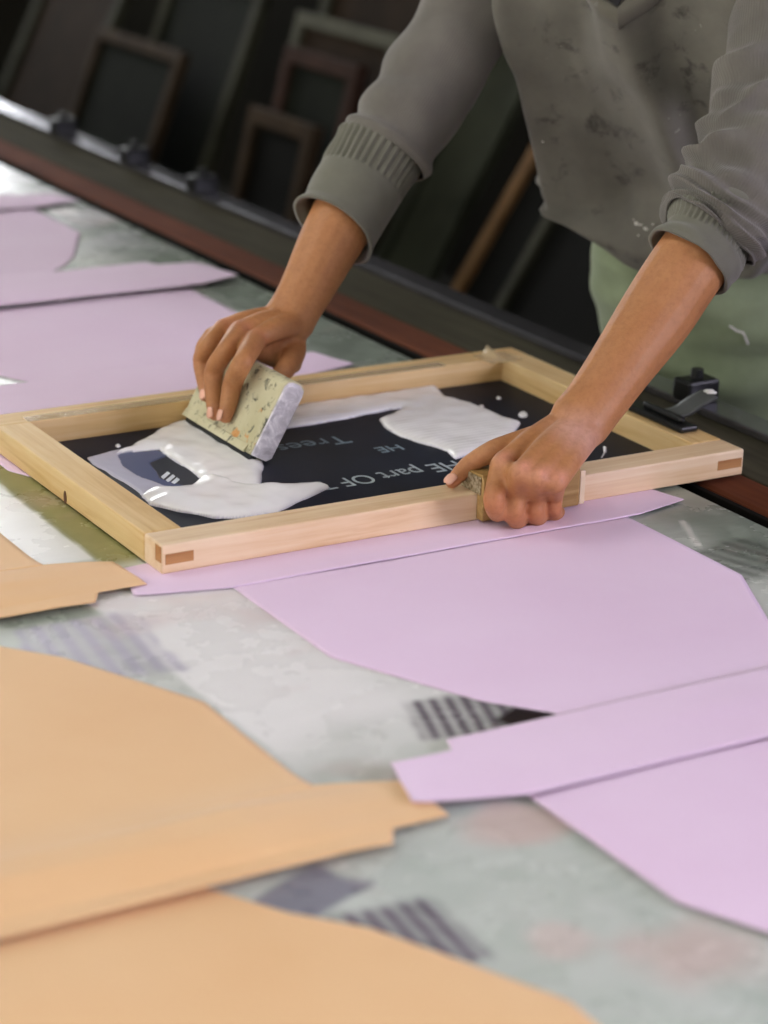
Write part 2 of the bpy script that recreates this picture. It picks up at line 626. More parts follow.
# ------------------------------------------------------------------ cloth pieces
def piece(name, label, group, mat, y0, flip, bh=1.0, zb=0.0006, lift=0.003, puff=0.0, xoff=0.0, fold=0.0, tab=(1, 1), curl=0.0, ylast=-0.52):
    """cut cloth: body tapering to its tip, wide band across its mouth. local: mouth line y=0, body y<0, band 0..0.125"""
    yb = [ylast, -0.46, -0.40, -0.35, -0.20, 0.0]
    L = [0.235, 0.200, 0.165, 0.122, 0.05, 0.05]
    Rr = [0.33, 0.365, 0.43, 0.465, 0.54, 0.54]

    def rows(ys, fl, fr, nx):
        out = []
        for y in ys:
            a, b = fl(y), fr(y)
            out.append([(a + (b - a) * i / (nx - 1), y) for i in range(nx)])
        return np.array(out)
    ys = np.linspace(ylast, 0.004, 66)
    body = rows(ys, lambda y: np.interp(y, yb, L), lambda y: np.interp(y, yb, Rr), 80)
    yt = sorted(set(np.linspace(0, 0.0985, 22).tolist() + [0.0988, 0.1015] + np.linspace(0.1015, 0.125, 7).tolist()))

    def bl(y):
        v = np.interp(y, [0, 0.022, 0.0986, 0.1015, 0.125], [0.05, -0.018, -0.022, 0.032, 0.046] if flip else [0.05, -0.05, -0.026, 0.037, 0.046])
        return v if tab[0] else max(v, 0.046)

    def br(y):
        v = np.interp(y, [0, 0.018, 0.0986, 0.1015, 0.125], [0.555, 0.632, 0.612, 0.552, 0.545])
        return v if tab[1] else min(v, 0.545)
    band = rows(yt, bl, br, 130)

    def world(P, isband):
        out = np.zeros((*P.shape[:2], 3))
        for i in range(P.shape[0]):
            for j in range(P.shape[1]):
                x, y = P[i, j]
                z = zb + 0.0008 * (vnoise((x, y, y0), 7) + 0.6)
                if isband:
                    s = y / 0.125
                    z = zb + 0.0012 + lift * ((0.55 + 0.45 * math.cos(s * 2.2)) if not flip else (0.1 + 0.8 * s * s * min(1, max(0, (x + 0.02) / 0.10)))) + puff * math.sin(min(1, s * 1.15 + 0.08) * PI) ** 0.7 * min(1, max(0, (x + 0.02) / 0.16)) ** 1.2
                    z += 0.0009 * (vnoise((x * 0.6, y * 2, y0 + 3), 14)) + fold * (0.5 + 0.5 * vnoise((x * 0.35, y * 2.5, y0 + 7), 16)) * math.sin(s * PI)
                    if curl:
                        z += curl * max(0, (0.05 - x) / 0.10) ** 1.6 + curl * 0.5 * max(0, (x - 0.545) / 0.09) ** 1.6
                else:
                    s = max(0, (y + 0.05) / 0.05)
                    if puff:
                        z += (0.0012 + (0.1 if flip else 1.0) * lift + 0.38 * puff * min(1, max(0, (x + 0.02) / 0.16)) ** 1.2) * s * s
                y = y * bh if isband else y
                wx, wy = (x + xoff, y0 + y)
                if flip:
                    wx, wy = (-0.05 - x + xoff, y0 - y)
                out[i, j] = (wx, wy, TZ + max(z, 0.0005))
        return out
    c = (xoff + (0.295 if not flip else -0.345), y0, TZ)
    t = thing(name, label, 'cloth', c, group)
    b = link('cloth_body', grid_mesh('cloth_body', world(body, False)), mat, t, True)
    solidify(b, 0.0003, 1)
    s = link('hem_band', grid_mesh('hem_band', world(band, True)), mat, t, True)
    solidify(s, 0.0005, 1)
    return t


GP = 'pink cloth pieces laid in a row along the table'
GO = 'orange cloth pieces laid in a row along the table'
piece('cloth_piece', 'pink cloth piece with its folded band in the lower right, nearest of the pink row', GP, M_PINK, -0.600, False, zb=0.0035, lift=0.002, fold=0.001, curl=0.005)
piece('cloth_piece', 'pink cloth piece whose band lies under the near wooden edge of the screen frame', GP, M_PINK, -0.062, False, lift=0.0004, ylast=-0.49)
piece('cloth_piece', 'pink cloth piece lying beneath the screen, its band corner behind the squeegee hand', GP, M_PINK, 0.585, False, lift=0.002, xoff=-0.062, tab=(0, 1), ylast=-0.50)
piece('cloth_piece', 'pink cloth piece behind the frame with a double stepped band corner', GP, M_PINK, 1.075, False, bh=1.45, lift=0.006, fold=0.004, xoff=0.018, ylast=-0.46)
piece('cloth_piece', 'farthest pink cloth piece at the top left beside the bright reflection', GP, M_PINK, 1.70, False, lift=0.004, xoff=0.02, ylast=-0.50)
piece('cloth_piece', 'orange cloth piece in the bottom left corner, only its plain body showing', GO, M_ORANGE, -1.072, True, lift=0.003)
piece('cloth_piece', 'large orange cloth piece on the left with a puffy folded band', GO, M_ORANGE, -0.500, True, lift=0.009, puff=0.013, fold=0.007, curl=0.0)
piece('cloth_piece', 'orange cloth piece whose folded band end lies by the corner of the frame', GO, M_ORANGE, 0.078, True, lift=0.006, puff=0.008, fold=0.004, xoff=0.002, curl=0.0, ylast=-0.5)


# ------------------------------------------------------------------ screen frame
FZ = 0.8026
FT = 0.0315
FW, FH, FS = 0.75, 0.496, 0.0429


def screen():
    t = thing('printing_screen', 'pale wooden screen frame with dark stencil mesh lying on the pink cloth', 'screen frame', (FW / 2, FH / 2, FZ))
    z0, z1 = FZ, FZ + FT
    boxo('frame_rail', (0, 0, z0), (FW, FS, z1), W_PINE, t, 0.0022)
    boxo('frame_rail', (0, FH - FS, z0), (FW, FH, z1), W_PINE_Y, t, 0.0022)
    for xx in (0, FW - FS):
        o = boxo('frame_rail', (xx, FS + 0.0003, z0), (xx + FS, FH - FS - 0.0003, z1), W_PINE_Y, t, 0.0018)
        # grain along y: build lengthwise along x and turn
        me = o.data
        ly, lx = FH - 2 * FS - 0.0006, FS
        for v in me.vertices:
            v.co = (v.co.x / lx * ly, v.co.y / ly * lx, v.co.z)
        o.rotation_euler = (0, 0, PI / 2)
    # through tenons showing end grain on the near and end faces
    for a, b in ((0.004, 0.036), (FW - 0.038, FW - 0.003)):
        o = boxo('tenon', (a, -0.0005, z0 + 0.010), (b, 0.012, z1 - 0.010), W_END, t, 0.0004)
        o['label'] = 'brown end grain of the corner joint'
    o = boxo('tenon', (-0.0005, 0.0015, z0 + 0.012), (0.012, 0.015, z1 - 0.002), W_END, t, 0.0004)
    # knot
    bm = bmesh.new()
    bmesh.ops.create_cone(bm, cap_ends=True, segments=14, radius1=0.0075, radius2=0.0075, depth=0.001, matrix=Matrix.Translation((-0.0002, 0.248, z0 + 0.007)) @ Matrix.Rotation(PI / 2, 4, 'Y') @ Matrix.Diagonal((1, 0.5, 1, 1)))
    k = mesh_obj('wood_knot', bm, plain('knot_brown', srgb(96, 60, 34), 0.6), t)
    k['label'] = 'dark brown knot'
    # mesh
    s = Nodes('stencil_mesh')
    v = s.coords((1, 1, 1))
    f = s.noise(v, 10, 4)
    sx = s.n('ShaderNodeSeparateXYZ')
    s.l(v, sx.inputs[0])
    col = s.ramp(f, [(0.3, srgb(14, 18, 30)), (0.7, srgb(24, 30, 46))])
    s.set(col, 0.5, spec=0.22)
    ck = s.n('ShaderNodeTexChecker')
    ck.inputs['Scale'].default_value = 900
    s.l(v, ck.inputs['Vector'])
    s.bump(ck.outputs['Fac'], 0.08, 0.0004)
    boxo('mesh_panel', (FS - 0.003, FS - 0.003, z0 + 0.0004), (FW - FS + 0.003, FH - FS + 0.003, z0 + 0.0016), s.m, t, 0)
    zm = z0 + 0.0018
    # writing (read from the far side of the table)
    ink = plain('stencil_letters', srgb(166, 178, 184), 0.6)
    ink2 = plain('stencil_letters_dim', srgb(128, 148, 160), 0.6)

    def word(txt, x, y, size, m, sx=1.0):
        cu = bpy.data.curves.new('lettering', 'FONT')
        cu.body = txt
        cu.size = size
        cu.extrude = 0.0001
        cu.align_x = 'LEFT'
        tmp = bpy.data.objects.new('lettering_curve', cu)
        COL.objects.link(tmp)
        me = bpy.data.meshes.new_from_object(tmp.evaluated_get(bpy.context.evaluated_depsgraph_get()))
        bpy.data.objects.remove(tmp)
        bpy.data.curves.remove(cu)
        me.name = 'lettering'
        me.materials.clear()
        me.materials.append(m)
        o = bpy.data.objects.new('lettering', me)
        COL.objects.link(o)
        o.location = (x, y, zm)
        o.rotation_euler = (0, 0, PI)
        o.scale = (sx, 1, 1)
        o.parent = t
        o.matrix_parent_inverse = WORLD(t).inverted()
    word('THE part OF THE', 0.489, 0.187, 0.043, ink, 0.80)
    word('Treeso', 0.396, 0.330, 0.043, ink2, 0.95)
    word('HE', 0.440, 0.270, 0.030, ink2, 0.95)
    bars = bmesh.new()
    for q in (((161, 477), (167.5, 471.6), (170.2, 473.4), (163.5, 479.3)), ((165.7, 480.4), (172.8, 474.6), (175.3, 476.4), (168.2, 482.8)), ((170.4, 483.4), (176.9, 477.5), (179.8, 479.8), (172.8, 485.7))):
        lo = [bars.verts.new(on(*p, zm)) for p in q]
        hi = [bars.verts.new(on(*p, zm) + np.array([0, 0, 0.0004])) for p in q]
        bars.faces.new(hi)
        for i in range(4):
            j = (i + 1) % 4
            bars.faces.new((lo[i], lo[j], hi[j], hi[i]))
    mesh_obj('lettering', bars, plain('bar_white', srgb(214, 220, 226), 0.5), t)
    # glossy clear tape along the inner edge of the far rail and at the far corner
    tp = Nodes('clear_tape')
    vv = tp.coords()
    ff = tp.noise(vv, 60, 3)
    tp.set(srgb(226, 208, 170), tp.ramp(ff, [(0.3, (0.05,) * 3), (0.7, (0.16,) * 3)]), spec=0.8)
    tp.bump(ff, 0.25, 0.001)
    tp.b.inputs['Alpha'].default_value = 0.45
    boxo('clear_tape', (FS - 0.002, FH - FS - 0.0004, z1 + 0.0001), (0.62, FH - FS + 0.019, z1 + 0.0006), tp.m, t, 0)
    P = np.zeros((14, 22, 3))
    for i in range(14):
        for j in range(22):
            a = i / 13
            b = j / 21
            x = FW - FS - 0.03 + 0.05 * b
            y = FH - FS - 0.02 + 0.045 * a
            P[i, j] = (x, y, z1 + 0.001 + 0.012 * math.exp(-((b - 0.45) / 0.12) ** 2) * a + 0.001 * vnoise((x, y, 0), 90))
    link('clear_tape', grid_mesh('clear_tape', P), tp.m, t, True)
    return t


screen()


# ------------------------------------------------------------------ wooden grip over the near rail, clamp on the end rail
def grip():
    z1 = FZ + FT
    t = thing('grip_block', 'small wooden grip block hooked over the near edge of the frame under the left hand', 'wooden block', (0.44, 0.0, FZ))
    bm = bmesh.new()
    xs = (0.378, 0.506)
    prof = [(-0.0145, FZ + 0.003), (-0.0010, FZ + 0.003), (-0.0010, z1 + 0.0006), (0.030, z1 + 0.0006), (0.030, z1 + 0.022), (-0.010, z1 + 0.024), (-0.0145, z1 + 0.018)]
    a = [bm.verts.new((xs[0], y, z)) for y, z in prof]
    b = [bm.verts.new((xs[1], y, z)) for y, z in prof]
    bm.faces.new(a)
    bm.faces.new(b[::-1])
    for i in range(len(prof)):
        j = (i + 1) % len(prof)
        bm.faces.new((a[i], b[i], b[j], a[j]))
    mesh_obj('block', bm, wood('worn_wood', srgb(150, 118, 66), srgb(196, 168, 112), srgb(84, 60, 30), 0.45), t, bevel=0.0015)
    cr = plain('cream_end', srgb(226, 208, 172), 0.5)
    bm = bmesh.new()
    box(bm, (0.5062, -0.0145, FZ + 0.004), (0.5135, -0.0012, z1 + 0.012))
    e = mesh_obj('end_strip', bm, cr, t, bevel=0.001)
    e['label'] = 'cream coloured end strip'
    s = Nodes('foil')
    v = s.coords()
    f = s.noise(v, 220, 4)
    s.set(s.ramp(f, [(0.35, srgb(120, 104, 70)), (0.6, srgb(196, 188, 160))]), 0.3, 0.5)
    bm = bmesh.new()
    box(bm, (0.3765, -0.010, z1 + 0.0012), (0.3778, 0.029, z1 + 0.021))
    e = mesh_obj('end_plate', bm, s.m, t, bevel=0.0004)
    e['label'] = 'speckled metal end plate'


grip()


def clamp():
    z1 = FZ + FT
    t = thing('frame_clamp', 'black metal clamp lying on the right end of the frame beside the trousers', 'clamp', (0.725, 0.13, z1))
    bm = bmesh.new()
    box(bm, (0.716, 0.078, z1 + 0.0005), (0.742, 0.205, z1 + 0.008))
    mesh_obj('base_bar', bm, M_BLACK, t, bevel=0.0025)
    P = []
    pts = catmull([(0.728, 0.125, z1 + 0.010), (0.745, 0.118, z1 + 0.014), (0.764, 0.112, z1 + 0.026), (0.780, 0.108, z1 + 0.034)], 14)
    for p in pts:
        P.append([p + np.array([0.0, w, 0]) for w in np.linspace(-0.016, 0.016, 7)])
    o = link('lever', grid_mesh('lever', np.array(P)), plain('grey_lever', srgb(88, 92, 90), 0.45, 0.4), t, True)
    solidify(o, 0.004, 0)
    bm = bmesh.new()
    tube(bm, [(0.729, 0.095, z1 + 0.0115), (0.729, 0.165, z1 + 0.0115)], [0.0045, 0.0045])
    mesh_obj('hinge_pin', bm, M_BLACK, t, True)
    bm = bmesh.new()
    ball(bm, (0.780, 0.108, z1 + 0.037), (0.006, 0.009, 0.0026), None, 3)
    for v in bm.verts:
        v.co.x += 0.0015 * math.sin(v.co.y * 700)
    e = mesh_obj('paint_splash', bm, plain('dry_white_paint', srgb(226, 226, 222), 0.4), t, True)
    e['label'] = 'white paint on the lever tip'


clamp()


# ------------------------------------------------------------------ wet ink
def seg_sdf(X, Y, poly):
    """signed distance (positive inside) to polygon"""
    poly = np.array(poly)
    d = np.full(X.shape, 1e9)
    ins = np.zeros(X.shape, bool)
    n = len(poly)
    for i in range(n):
        a, b = poly[i], poly[(i + 1) % n]
        e = b - a
        tt = np.clip(((X - a[0]) * e[0] + (Y - a[1]) * e[1]) / (np.dot(e, e) + 1e-12), 0, 1)
        d = np.minimum(d, np.hypot(X - a[0] - tt * e[0], Y - a[1] - tt * e[1]))
        c = ((a[1] > Y) != (b[1] > Y)) & (X < (b[0] - a[0]) * (Y - a[1]) / (b[1] - a[1] + 1e-12) + a[0])
        ins ^= c
    return np.where(ins, d, -d)


def wet_ink():
    zm = FZ + 0.0016
    px = lambda L: [on(x, y, zm)[:2] for x, y in L]
    blob = px([(142, 497), (151, 505), (173, 511), (195, 514.6), (217, 518.6), (250, 518), (279, 512), (297, 503), (315, 495), (329, 488), (318, 485.5), (300, 485.5), (262, 487), (235, 485), (224, 479), (212, 476.5), (202, 479), (191, 488), (172, 489), (150, 490)])
    push = px([(128, 449), (148, 438), (165, 428), (176, 414), (187, 416), (200, 425), (236, 448), (262, 458), (263, 470), (258, 490), (236, 491), (215, 480), (203, 480), (159, 450), (117, 454)])
    film = px([(88, 458), (110, 452), (136, 446), (150, 446), (118, 455), (124, 468), (142, 478), (165, 486), (190, 489), (185, 497), (150, 505), (142, 496), (133, 488), (115, 477), (92, 464)])
    film2 = px([(114, 454), (158, 450), (166, 456), (150, 463), (160, 478), (190, 488), (180, 490), (140, 480), (118, 470)])
    drops = [px([(cx + rx * math.cos(a), cy + 0.62 * rx * math.sin(a)) for a in np.linspace(0, 2 * PI, 12, endpoint=False)]) for cx, cy, rx in ((527, 406, 4), (523, 415, 4.5), (481, 407, 3), (499, 398, 2.5), (560, 436, 3), (118, 446, 2.5))]
    drops += [px([(596, 431), (612, 436), (613, 438), (597, 434)]), px([(601, 437), (606, 443), (606, 452), (600, 460), (604, 452), (603, 444)])]
    far = px([(276, 414), (303, 404), (330, 401), (370, 394), (388, 391), (404, 386), (424, 373), (434, 372.5), (433, 381), (437, 389), (448, 399), (470, 404), (492, 413), (520, 424), (510, 440), (480, 452), (456, 459), (447, 452), (432, 446), (415, 442), (400, 437), (384, 427), (379, 420), (394, 415), (402, 409), (390, 410), (370, 414), (340, 420), (300, 427), (276, 430)])
    xs = np.arange(0.045, 0.66, 0.0016)
    ys = np.arange(0.044, 0.452, 0.0016)
    X, Y = np.meshgrid(xs, ys)
    nz = np.zeros_like(X)
    nz2 = np.zeros_like(X)
    for i in range(X.shape[0]):
        for j in range(X.shape[1]):
            nz[i, j] = noise.noise(Vector((X[i, j] * 38, Y[i, j] * 38, 0)))
            nz2[i, j] = noise.noise(Vector((X[i, j] * 120, Y[i, j] * 60, 4)))

    def hgt(poly, h, r):
        s = seg_sdf(X, Y, poly) + 0.0022 * nz
        return s, np.where(s > 0, h * np.sqrt(np.clip(1 - (1 - np.clip(s / r, 0, 1)) ** 2, 0, 1)), s * 0.6)
    s1, h1 = hgt(blob, 0.0085, 0.022)
    s2, h2 = hgt(push, 0.0060, 0.016)
    s3, h3 = hgt(film, 0.0016, 0.004)
    s4, h4 = hgt(far, 0.0060, 0.016)
    s5, h5 = hgt(film2, 0.0006, 0.003)
    sd, hd = [], []
    for q in drops:
        sq = seg_sdf(X, Y, q)
        sd.append(sq)
        hd.append(np.where(sq > 0, 0.0012 + 0.0006 * np.clip(sq / 0.002, 0, 1), sq * 0.6))
    S = np.max([s1, s2, s3, s4, s5] + sd, 0)
    Hh = np.max([h1, h2, h3, h4, h5] + hd, 0)
    thick = np.max([h1, h2, h4] + hd, 0)
    Hh = Hh + np.where(thick > 0.001, 0.0016 * nz + 0.0002 * nz2, 0.0002 * nz2) * np.clip(Hh / 0.002, 0, 1)
    # streaks dragged by the blade in the far smear
    Hh += 0.00022 * np.sin((Y + nz * 0.006) * 700) * np.clip(h4 / 0.004, 0, 1)
    tip = on(430, 385, zm)
    Hh += 0.011 * np.exp(-(((X - tip[0]) / 0.014) ** 2 + ((Y - tip[1]) / 0.014) ** 2)) * (s4 > 0)
    Hh = np.where(S > 0, np.maximum(Hh, 0.0001), np.maximum(Hh, -0.0009))
    keep = S > -0.0022
    film_only = np.clip(1 - thick / 0.0012, 0, 1)
    veil = np.where((s5 > -0.001) & (h5 >= np.max([h1, h2, h3, h4] + hd, 0)), 1.0, 0.0)
    idx = -np.ones(X.shape, int)
    verts = []
    cols = []
    faces = []
    w = np.array(srgb(243, 243, 243)[:3])
    lv = np.array(srgb(196, 196, 214)[:3])
    vl = np.array(srgb(92, 100, 132)[:3])
    for i in range(X.shape[0]):
        for j in range(X.shape[1]):
            if keep[i, j]:
                idx[i, j] = len(verts)
                verts.append((X[i, j], Y[i, j], zm + Hh[i, j]))
                c = w * (1 - film_only[i, j]) + lv * film_only[i, j]
                if veil[i, j]:
                    c = vl
                cols.append((*c, 1))
    for i in range(X.shape[0] - 1):
        for j in range(X.shape[1] - 1):
            q = (idx[i, j], idx[i, j + 1], idx[i + 1, j + 1], idx[i + 1, j])
            if min(q) >= 0:
                faces.append(q)
    me = bpy.data.meshes.new('wet_ink')
    me.from_pydata(verts, [], faces)
    ca = me.color_attributes.new('tone', 'FLOAT_COLOR', 'POINT')
    ca.data.foreach_set('color', np.array(cols, np.float32).ravel())
    s = Nodes('white_ink')
    at = s.n('ShaderNodeAttribute')
    at.attribute_name = 'tone'
    s.set(at.outputs['Color'], 0.22, spec=0.5)
    o = link('wet_ink', me, s.m, None, True)
    tag(o, 'thick wet white ink spread over the dark mesh of the screen', 'ink')
    solidify(o, 0.0004, -1)


wet_ink()


# ------------------------------------------------------------------ squeegee
SQ0 = np.array([0.240, 0.366, 0.8145])
SQN = nrm((-0.871, 0, 0.492))
SQU = nrm((0.492, 0, 0.871))


def squeegee():
    t = thing('squeegee', 'cream block squeegee with ink spatter standing tilted in the white ink', 'squeegee', tuple(SQ0))
    s = Nodes('spattered_cream')
    v = s.coords((1, 1, 1))
    f = s.noise(v, 16, 4)
    col = s.ramp(f, [(0.3, srgb(184, 178, 140)), (0.7, srgb(208, 204, 172))])
    f2 = s.noise(v, 60, 6, 0.72, 0.6)
    col = s.mix(s.ramp(f2, [(0.55, (0, 0, 0)), (0.64, (0.9, 0.9, 0.9))]), col, srgb(52, 58, 48))
    f4 = s.noise(v, 45, 2)
    col = s.mix(s.ramp(f4, [(0.66, (0, 0, 0)), (0.70, (0.8, 0.8, 0.8))]), col, srgb(206, 140, 66))
    s.set(col, 0.55)
    s.bump(f2, 0.3, 0.001)
    g = Nodes('inked_end')
    v = g.coords()
    f = g.noise(v, 55, 5, 0.6, 0.8)
    g.set(g.ramp(f, [(0.35, srgb(176, 174, 180)), (0.5, srgb(206, 204, 210)), (0.64, srgb(245, 244, 246))]), 0.35)
    g.bump(f, 0.5, 0.002)
    y0, y1 = 0.274, 0.452
    th = 0.030
    # profile in (u along height, w thickness back)
    prof = [(0.004, 0.0), (0.094, 0.0), (0.100, 0.003), (0.103, 0.009), (0.103, 0.021), (0.099, 0.028), (0.093, th), (0.010, th), (0.004, 0.024)]
    bm = bmesh.new()
    P = lambda u, w, y: np.array([SQ0[0], y, SQ0[2]]) + SQU * u - SQN * w
    a = [bm.verts.new(P(u, w, y0)) for u, w in prof]
    b = [bm.verts.new(P(u, w, y1)) for u, w in prof]
    bm.faces.new(a)
    bm.faces.new(b[::-1])
    for i in range(len(prof)):
        j = (i + 1) % len(prof)
        bm.faces.new((a[i], b[i], b[j], a[j]))
    mesh_obj('handle_block', bm, s.m, t, bevel=0.0015)
    # inked end face
    bm = bmesh.new()
    a = [bm.verts.new(P(0.004 + (u - 0.004) * 0.985, 0.0006 + w * 0.96, y0 - 0.0003)) for u, w in prof]
    b = [bm.verts.new(P(0.006 + (u - 0.006) * 0.93, 0.002 + w * 0.86, y0 - 0.0022)) for u, w in prof]
    bm.faces.new(b)
    bm.faces.new(a[::-1])
    for i in range(len(prof)):
        j = (i + 1) % len(prof)
        bm.faces.new((a[i], a[j], b[j], b[i]))
    e = mesh_obj('end_cap', bm, g.m, t, bevel=0.0008)
    e['label'] = 'grey end smeared with white ink'
    # rubber blade
    bm = bmesh.new()
    pb = [(-0.009, 0.004), (0.006, 0.004), (0.006, 0.013), (-0.008, 0.013)]
    a = [bm.verts.new(P(u, w, y0 + 0.004)) for u, w in pb]
    b = [bm.verts.new(P(u, w, y1 - 0.004)) for u, w in pb]
    bm.faces.new(a)
    bm.faces.new(b[::-1])
    for i in range(4):
        j = (i + 1) % 4
        bm.faces.new((a[i], b[i], b[j], a[j]))
    e = mesh_obj('rubber_blade', bm, plain('dark_rubber', srgb(30, 38, 44), 0.5), t, bevel=0.0005)
    e['label'] = 'dark rubber blade'
    # lower lip strip
    bm = bmesh.new()
    pl = [(0.003, -0.003), (0.013, -0.0012), (0.013, -0.0002), (0.003, -0.0002)]
    a = [bm.verts.new(P(u, w, y0 + 0.012)) for u, w in pl]
    b = [bm.verts.new(P(u, w, y1 - 0.002)) for u, w in pl]
    bm.faces.new(a)
    bm.faces.new(b[::-1])
    for i in range(4):
        j = (i + 1) % 4
        bm.faces.new((a[i], b[i], b[j], a[j]))
    mesh_obj('lip_strip', bm, s.m, t, bevel=0.0004)


squeegee()

#P0#
# ------------------------------------------------------------------ the printer
def skin_mat():
    s = Nodes('skin')
    at = s.n('ShaderNodeAttribute')
    at.attribute_name = 'tint'
    v = s.coords((1, 1, 1))
    f = s.noise(v, 60, 4)
    f2 = s.noise(v, 420, 3, 0.6)
    f5 = s.noise(v, 190, 4, 0.65)
    col = s.mix(s.ramp(f, [(0.35, (0.0,) * 3), (0.75, (0.35,) * 3)]), at.outputs['Color'], srgb(150, 92, 56))
    col = s.mix(s.ramp(f5, [(0.45, (0.0,) * 3), (0.75, (0.28,) * 3)]), col, srgb(122, 76, 48))
    s.set(col, 0.5, spec=0.32, sss=0.06)
    s.b.inputs['Subsurface Radius'].default_value = (0.008, 0.003, 0.0015)
    s.b.inputs['Subsurface Scale'].default_value = 0.5
    nb = s.bump(f2, 0.4, 0.0007)
    s.bump(f, 0.2, 0.0015, nb)
    return s.m


def cloth_mat(name, c, lo, ribs=None, blot=None, rough=0.9, weave=900):
    s = Nodes(name)
    v = s.coords((1, 1, 1))
    f = s.noise(v, 11, 6, 0.62)
    col = s.ramp(f, [(0.28, lo), (0.72, c)])
    if blot:
        f2 = s.noise(v, 24, 6, 0.68, 0.4)
        col = s.mix(s.ramp(f2, [(0.57, (0, 0, 0)), (0.70, (0.8, 0.8, 0.8))]), col, blot)
        f4 = s.noise(v, 120, 2)
        col = s.mix(s.ramp(f4, [(0.74, (0, 0, 0)), (0.78, (0.8, 0.8, 0.8))]), col, srgb(150, 148, 138))
    s.set(col, rough, spec=0.15, sheen=0.25)
    f3 = s.noise(v, weave, 2)
    nb = s.bump(f3, 0.35, 0.0008)
    if ribs:
        uv = s.coords((1, 1, 1), 'UV')
        wv = s.n('ShaderNodeTexWave')
        wv.wave_type = 'BANDS'
        wv.bands_direction = ribs[1]
        wv.inputs['Scale'].default_value = ribs[0]
        wv.inputs['Distortion'].default_value = 0.4
        s.l(uv, wv.inputs['Vector'])
        nb = s.bump(wv.outputs['Fac'], ribs[2], 0.0012, nb)
    return s.m


J = dict(Rsh=dep(508, -50, 3.0), Rel=dep(414, 112, 2.95), Rwr=dep(293, 316, 2.87),
         Lsh=dep(786, -50, 2.84), Lel=dep(738, 196, 2.67), Lwr=dep(582, 418, 2.585))
SD = J['Lsh'] - J['Rsh']
SD[2] = 0
SD = nrm(SD)                                # right shoulder -> left shoulder
FD = nrm(np.array([SD[1], -SD[0], 0]))      # the way he faces
if FD[0] > 0:
    FD = -FD
MID = (J['Lsh'] + J['Rsh']) / 2
PEL = np.array([1.065, 0.455, 0.88])
HEM = np.array([0.992, 0.445, 0.995])


